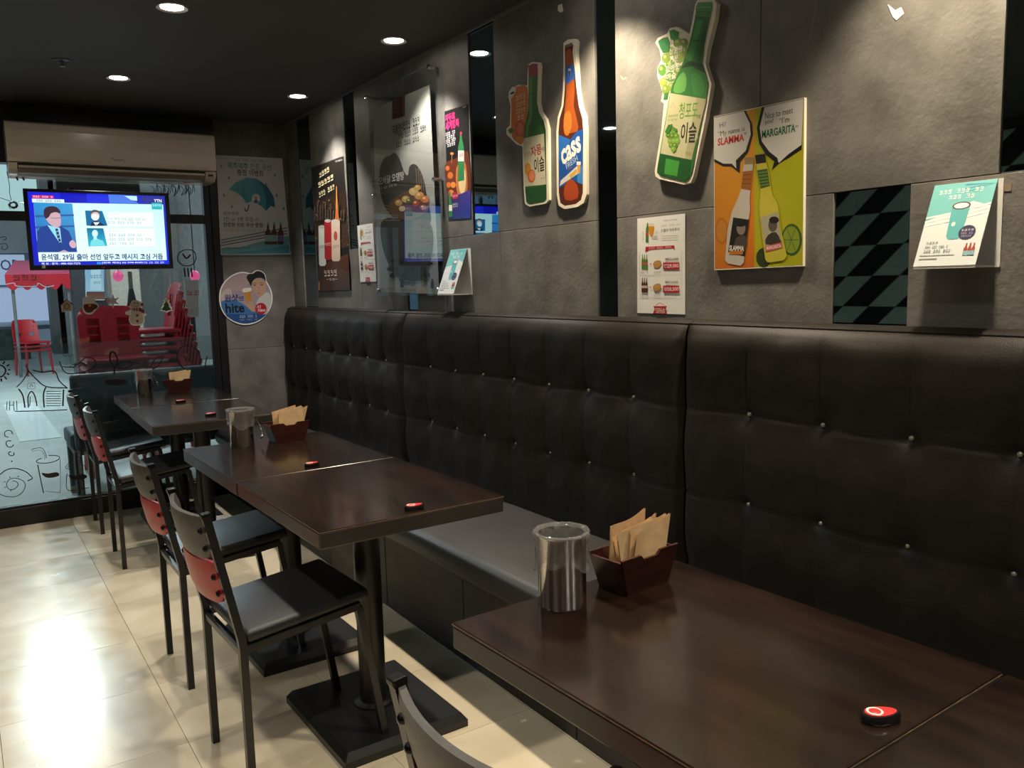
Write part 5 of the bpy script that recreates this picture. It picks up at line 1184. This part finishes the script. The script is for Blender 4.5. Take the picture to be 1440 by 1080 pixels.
NB = Sign('notice_board', 'beige notice with red lettering beside the stacked red chairs outside', 'sign', Pd(8.2), (150, 360, 5.4), [(590, 185), (695, 180), (700, 460), (605, 470)], .02, 'beige_stone'); NB.cv.text(2, 655, 280, 95, 34, '#a01c24', .04); NB.done('ink_matt')
box('stand_leg', Vector((-.02, .0, -NB.O.z)), Vector((.02, .03, .01)), 'outdoor_dark', NB.root)
# grey sign box mounted outside above the transom
SB = thing('sign_box', 'grey rounded sign box outside the glass behind the television top', 'sign', (.84, 5.95, 1.93)); O = SB.location.copy()
MB().box((-.25, 0, 0), (.24, .12, .155), .02, 3).build('housing', 'outdoor_grey', SB); MB().box((-.2, -.183, .05), (-.17, .0, .08)).box((.17, -.183, .05), (.2, 0, .08)).build('bracket', 'outdoor_dark', SB)
# dark outdoor bench with its back to the glass
ob = thing('outdoor_bench', 'dark upholstered bench outside with its back to the glass', 'bench', (1.15, 6.2, 0)); O = ob.location.copy()
def obx(n, a, b_, bv): return MB().box(Vector(a)-O, Vector(b_)-O, bv, 3).build(n, 'outdoor_dark', ob, smooth=True)
obx('backrest', (.575, 5.98, .36), (1.72, 6.07, .855), .025); obx('seat', (.555, 6.072, .36), (1.72, 6.50, .46), .02); obx('seat_frame', (.565, 5.99, .33), (1.71, 6.49, .359), .004)
for x in (.585, 1.66):
    for y in (6.02, 6.44): MB().box(Vector((x-.022, y-.022, 0))-O, Vector((x+.022, y+.022, .33))-O, .003).build('leg', 'outdoor_dark', ob)
# red plastic chairs, stacked
def red_chair():
    t = thing('plastic_chair', 'x', 'chair')
    b = MB(); N, M = 14, 12; V = {}
    def P_(i, j):
        a = i/N; h = j/M; e = abs(a-.5)*2
        wd = .205+.012*h - .05*max(0, h-.8)**1.0*5*(e > .9)
        return Vector(((a-.5)*2*wd, .17+.07*h+.03*(1-e*e)*0 - .025*(e**2), .44+.37*h - (.03*(e**4) if j == M else 0)))
    for i in range(N):
        for j in range(M):
            if 3 <= j <= 8 and (2 <= i <= 4 or 9 <= i <= 11): continue
            q = []
            for (ii, jj) in ((i, j), (i+1, j), (i+1, j+1), (i, j+1)):
                if (ii, jj) not in V: V[(ii, jj)] = b.bm.verts.new(P_(ii, jj))
                q.append(V[(ii, jj)])
            b.bm.faces.new(q)
    bmesh.ops.recalc_face_normals(b.bm, faces=b.bm.faces[:]); bmesh.ops.solidify(b.bm, geom=b.bm.faces[:], thickness=.014)
    b.build('backrest', 'red_plastic', t, smooth=True)
    MB().box((-.215, -.21, .405), (.215, .19, .440), .014, 3).build('seat', 'red_plastic', t, smooth=True)
    for sx in (-1, 1):
        for sy in (-1, 1): MB().tube([(sx*.185, sy*.16-.01, .406), (sx*.215, sy*.19-.01, 0)], [.020, .015], 8).build('leg', 'red_plastic', t, smooth=True)
    return t
rc = red_chair(); used = False
def stack(x, y, rot, n, dz_, dy, lab, grp):
    global used
    for k in range(n):
        o = copy_tree(rc) if used else rc; used = True
        o.location = (x+math.sin(rot)*-dy*k*0 + (dy*k if abs(rot) > 1 else 0), y + (dy*k if abs(rot) < 1 else 0), k*dz_); o.rotation_euler = (0, 0, rot)
        o['label'] = lab; o['group'] = grp
        if k == n-1: o['label'] = 'topmost red plastic chair of ' + grp
stack(.965, 7.02, 0, 8, .066, -.030, 'red plastic chair nested in the stack facing the glass', 'the red stack facing the glass')
stack(1.47, 7.42, -PI/2, 10, .070, -.014, 'red plastic chair nested in the sideways stack beside the pillar', 'the sideways red stack beside the pillar')
stack(1.05, 16.4, .4, 3, .066, .012, 'red plastic chair nested under the far stall canopy across the plaza', 'the far red stack under the canopy')
up_ = thing('umbrella_pole', 'black closed parasol on a pole between the red chair stacks outside', 'parasol', (1.30, 7.95, 0))
MB().tube([(0, 0, 0), (0, 0, 1.55)], .018, 10).build('pole', 'outdoor_grey', up_); MB().lathe([(.05, .55), (.055, .9), (.045, 1.25), (.02, 1.40)], 12).build('folded_canopy', 'outdoor_dark', up_, smooth='all'); MB().lathe([(.20, 0), (.20, .06), (.03, .08)], 20).cap(0).build('base', 'outdoor_dark', up_, smooth=True)
# street lamps; the two outer ones are added unseen to light the plaza
for lab, x, y in (('added unseen street lamp over the plaza to one side', -3.2, 12.0), ('white street lamp standing behind the pink stall canopy', .78, 12.4), ('added unseen street lamp by the shop walls outside', 4.4, 11.0)):
    t = thing('street_lamp', lab, 'street lamp', (x, y, 0), group='street lamps on the plaza')
    sx = -3.6 if abs(x) < 1 else 0
    MB().tube([(sx, 0, 0), (sx, 0, 4.2)] if sx == 0 else [(sx, 0, 0), (sx, 0, 3.9), (sx+.3, 0, 4.36), (0, 0, 4.36), (0, 0, 4.3)], .05, 10).build('pole', 'outdoor_dark', t); MB().lathe([(.001, 4.14), (.20, 4.16), (.22, 4.25), (.05, 4.32)], 20).build('head', 'white_light', t, smooth=True)
    ld = bpy.data.lights.new('street_lamp_light', 'POINT'); ld.energy = 650; ld.color = (.80, .92, 1); ld.shadow_soft_size = .2
    lo_ = bpy.data.objects.new('street_lamp_light', ld); COL.objects.link(lo_); lo_.parent = t; lo_.location = (0, 0, 4.0)

wl = thing('added_front_lamp', 'added unseen white lamp outside above the glass front', 'lamp', (.95, GY+.16, 2.62));  # fill lamp added out of view to brighten the red chairs and bench
box('wall_plate', (-.06, -.002, -.05), (.06, .015, .05), 'outdoor_dark', wl); MB().tube([(0, .015, 0), (0, .28, .03)], .012, 8, up=(0, 0, 1)).build('arm', 'outdoor_dark', wl)
MB().lathe([(.001, -.03), (.06, -.025), (.075, .02), (.02, .05)], 20, (0, .30, 0)).build('globe', 'white_light', wl, smooth='all')
ld = bpy.data.lights.new('added_front_lamp_light', 'POINT'); ld.energy = 24; ld.color = (.9, .95, 1); ld.shadow_soft_size = .08
lo_ = bpy.data.objects.new('added_front_lamp_light', ld); COL.objects.link(lo_); lo_.parent = wl; lo_.location = (0, .32, -.10)
box('wall_upper', (-3, GY+.151, 2.48), (2.3, GY+.158, 3.2), 'dark_wall')
bpy.data.objects['wall_upper']['kind'] = 'structure'
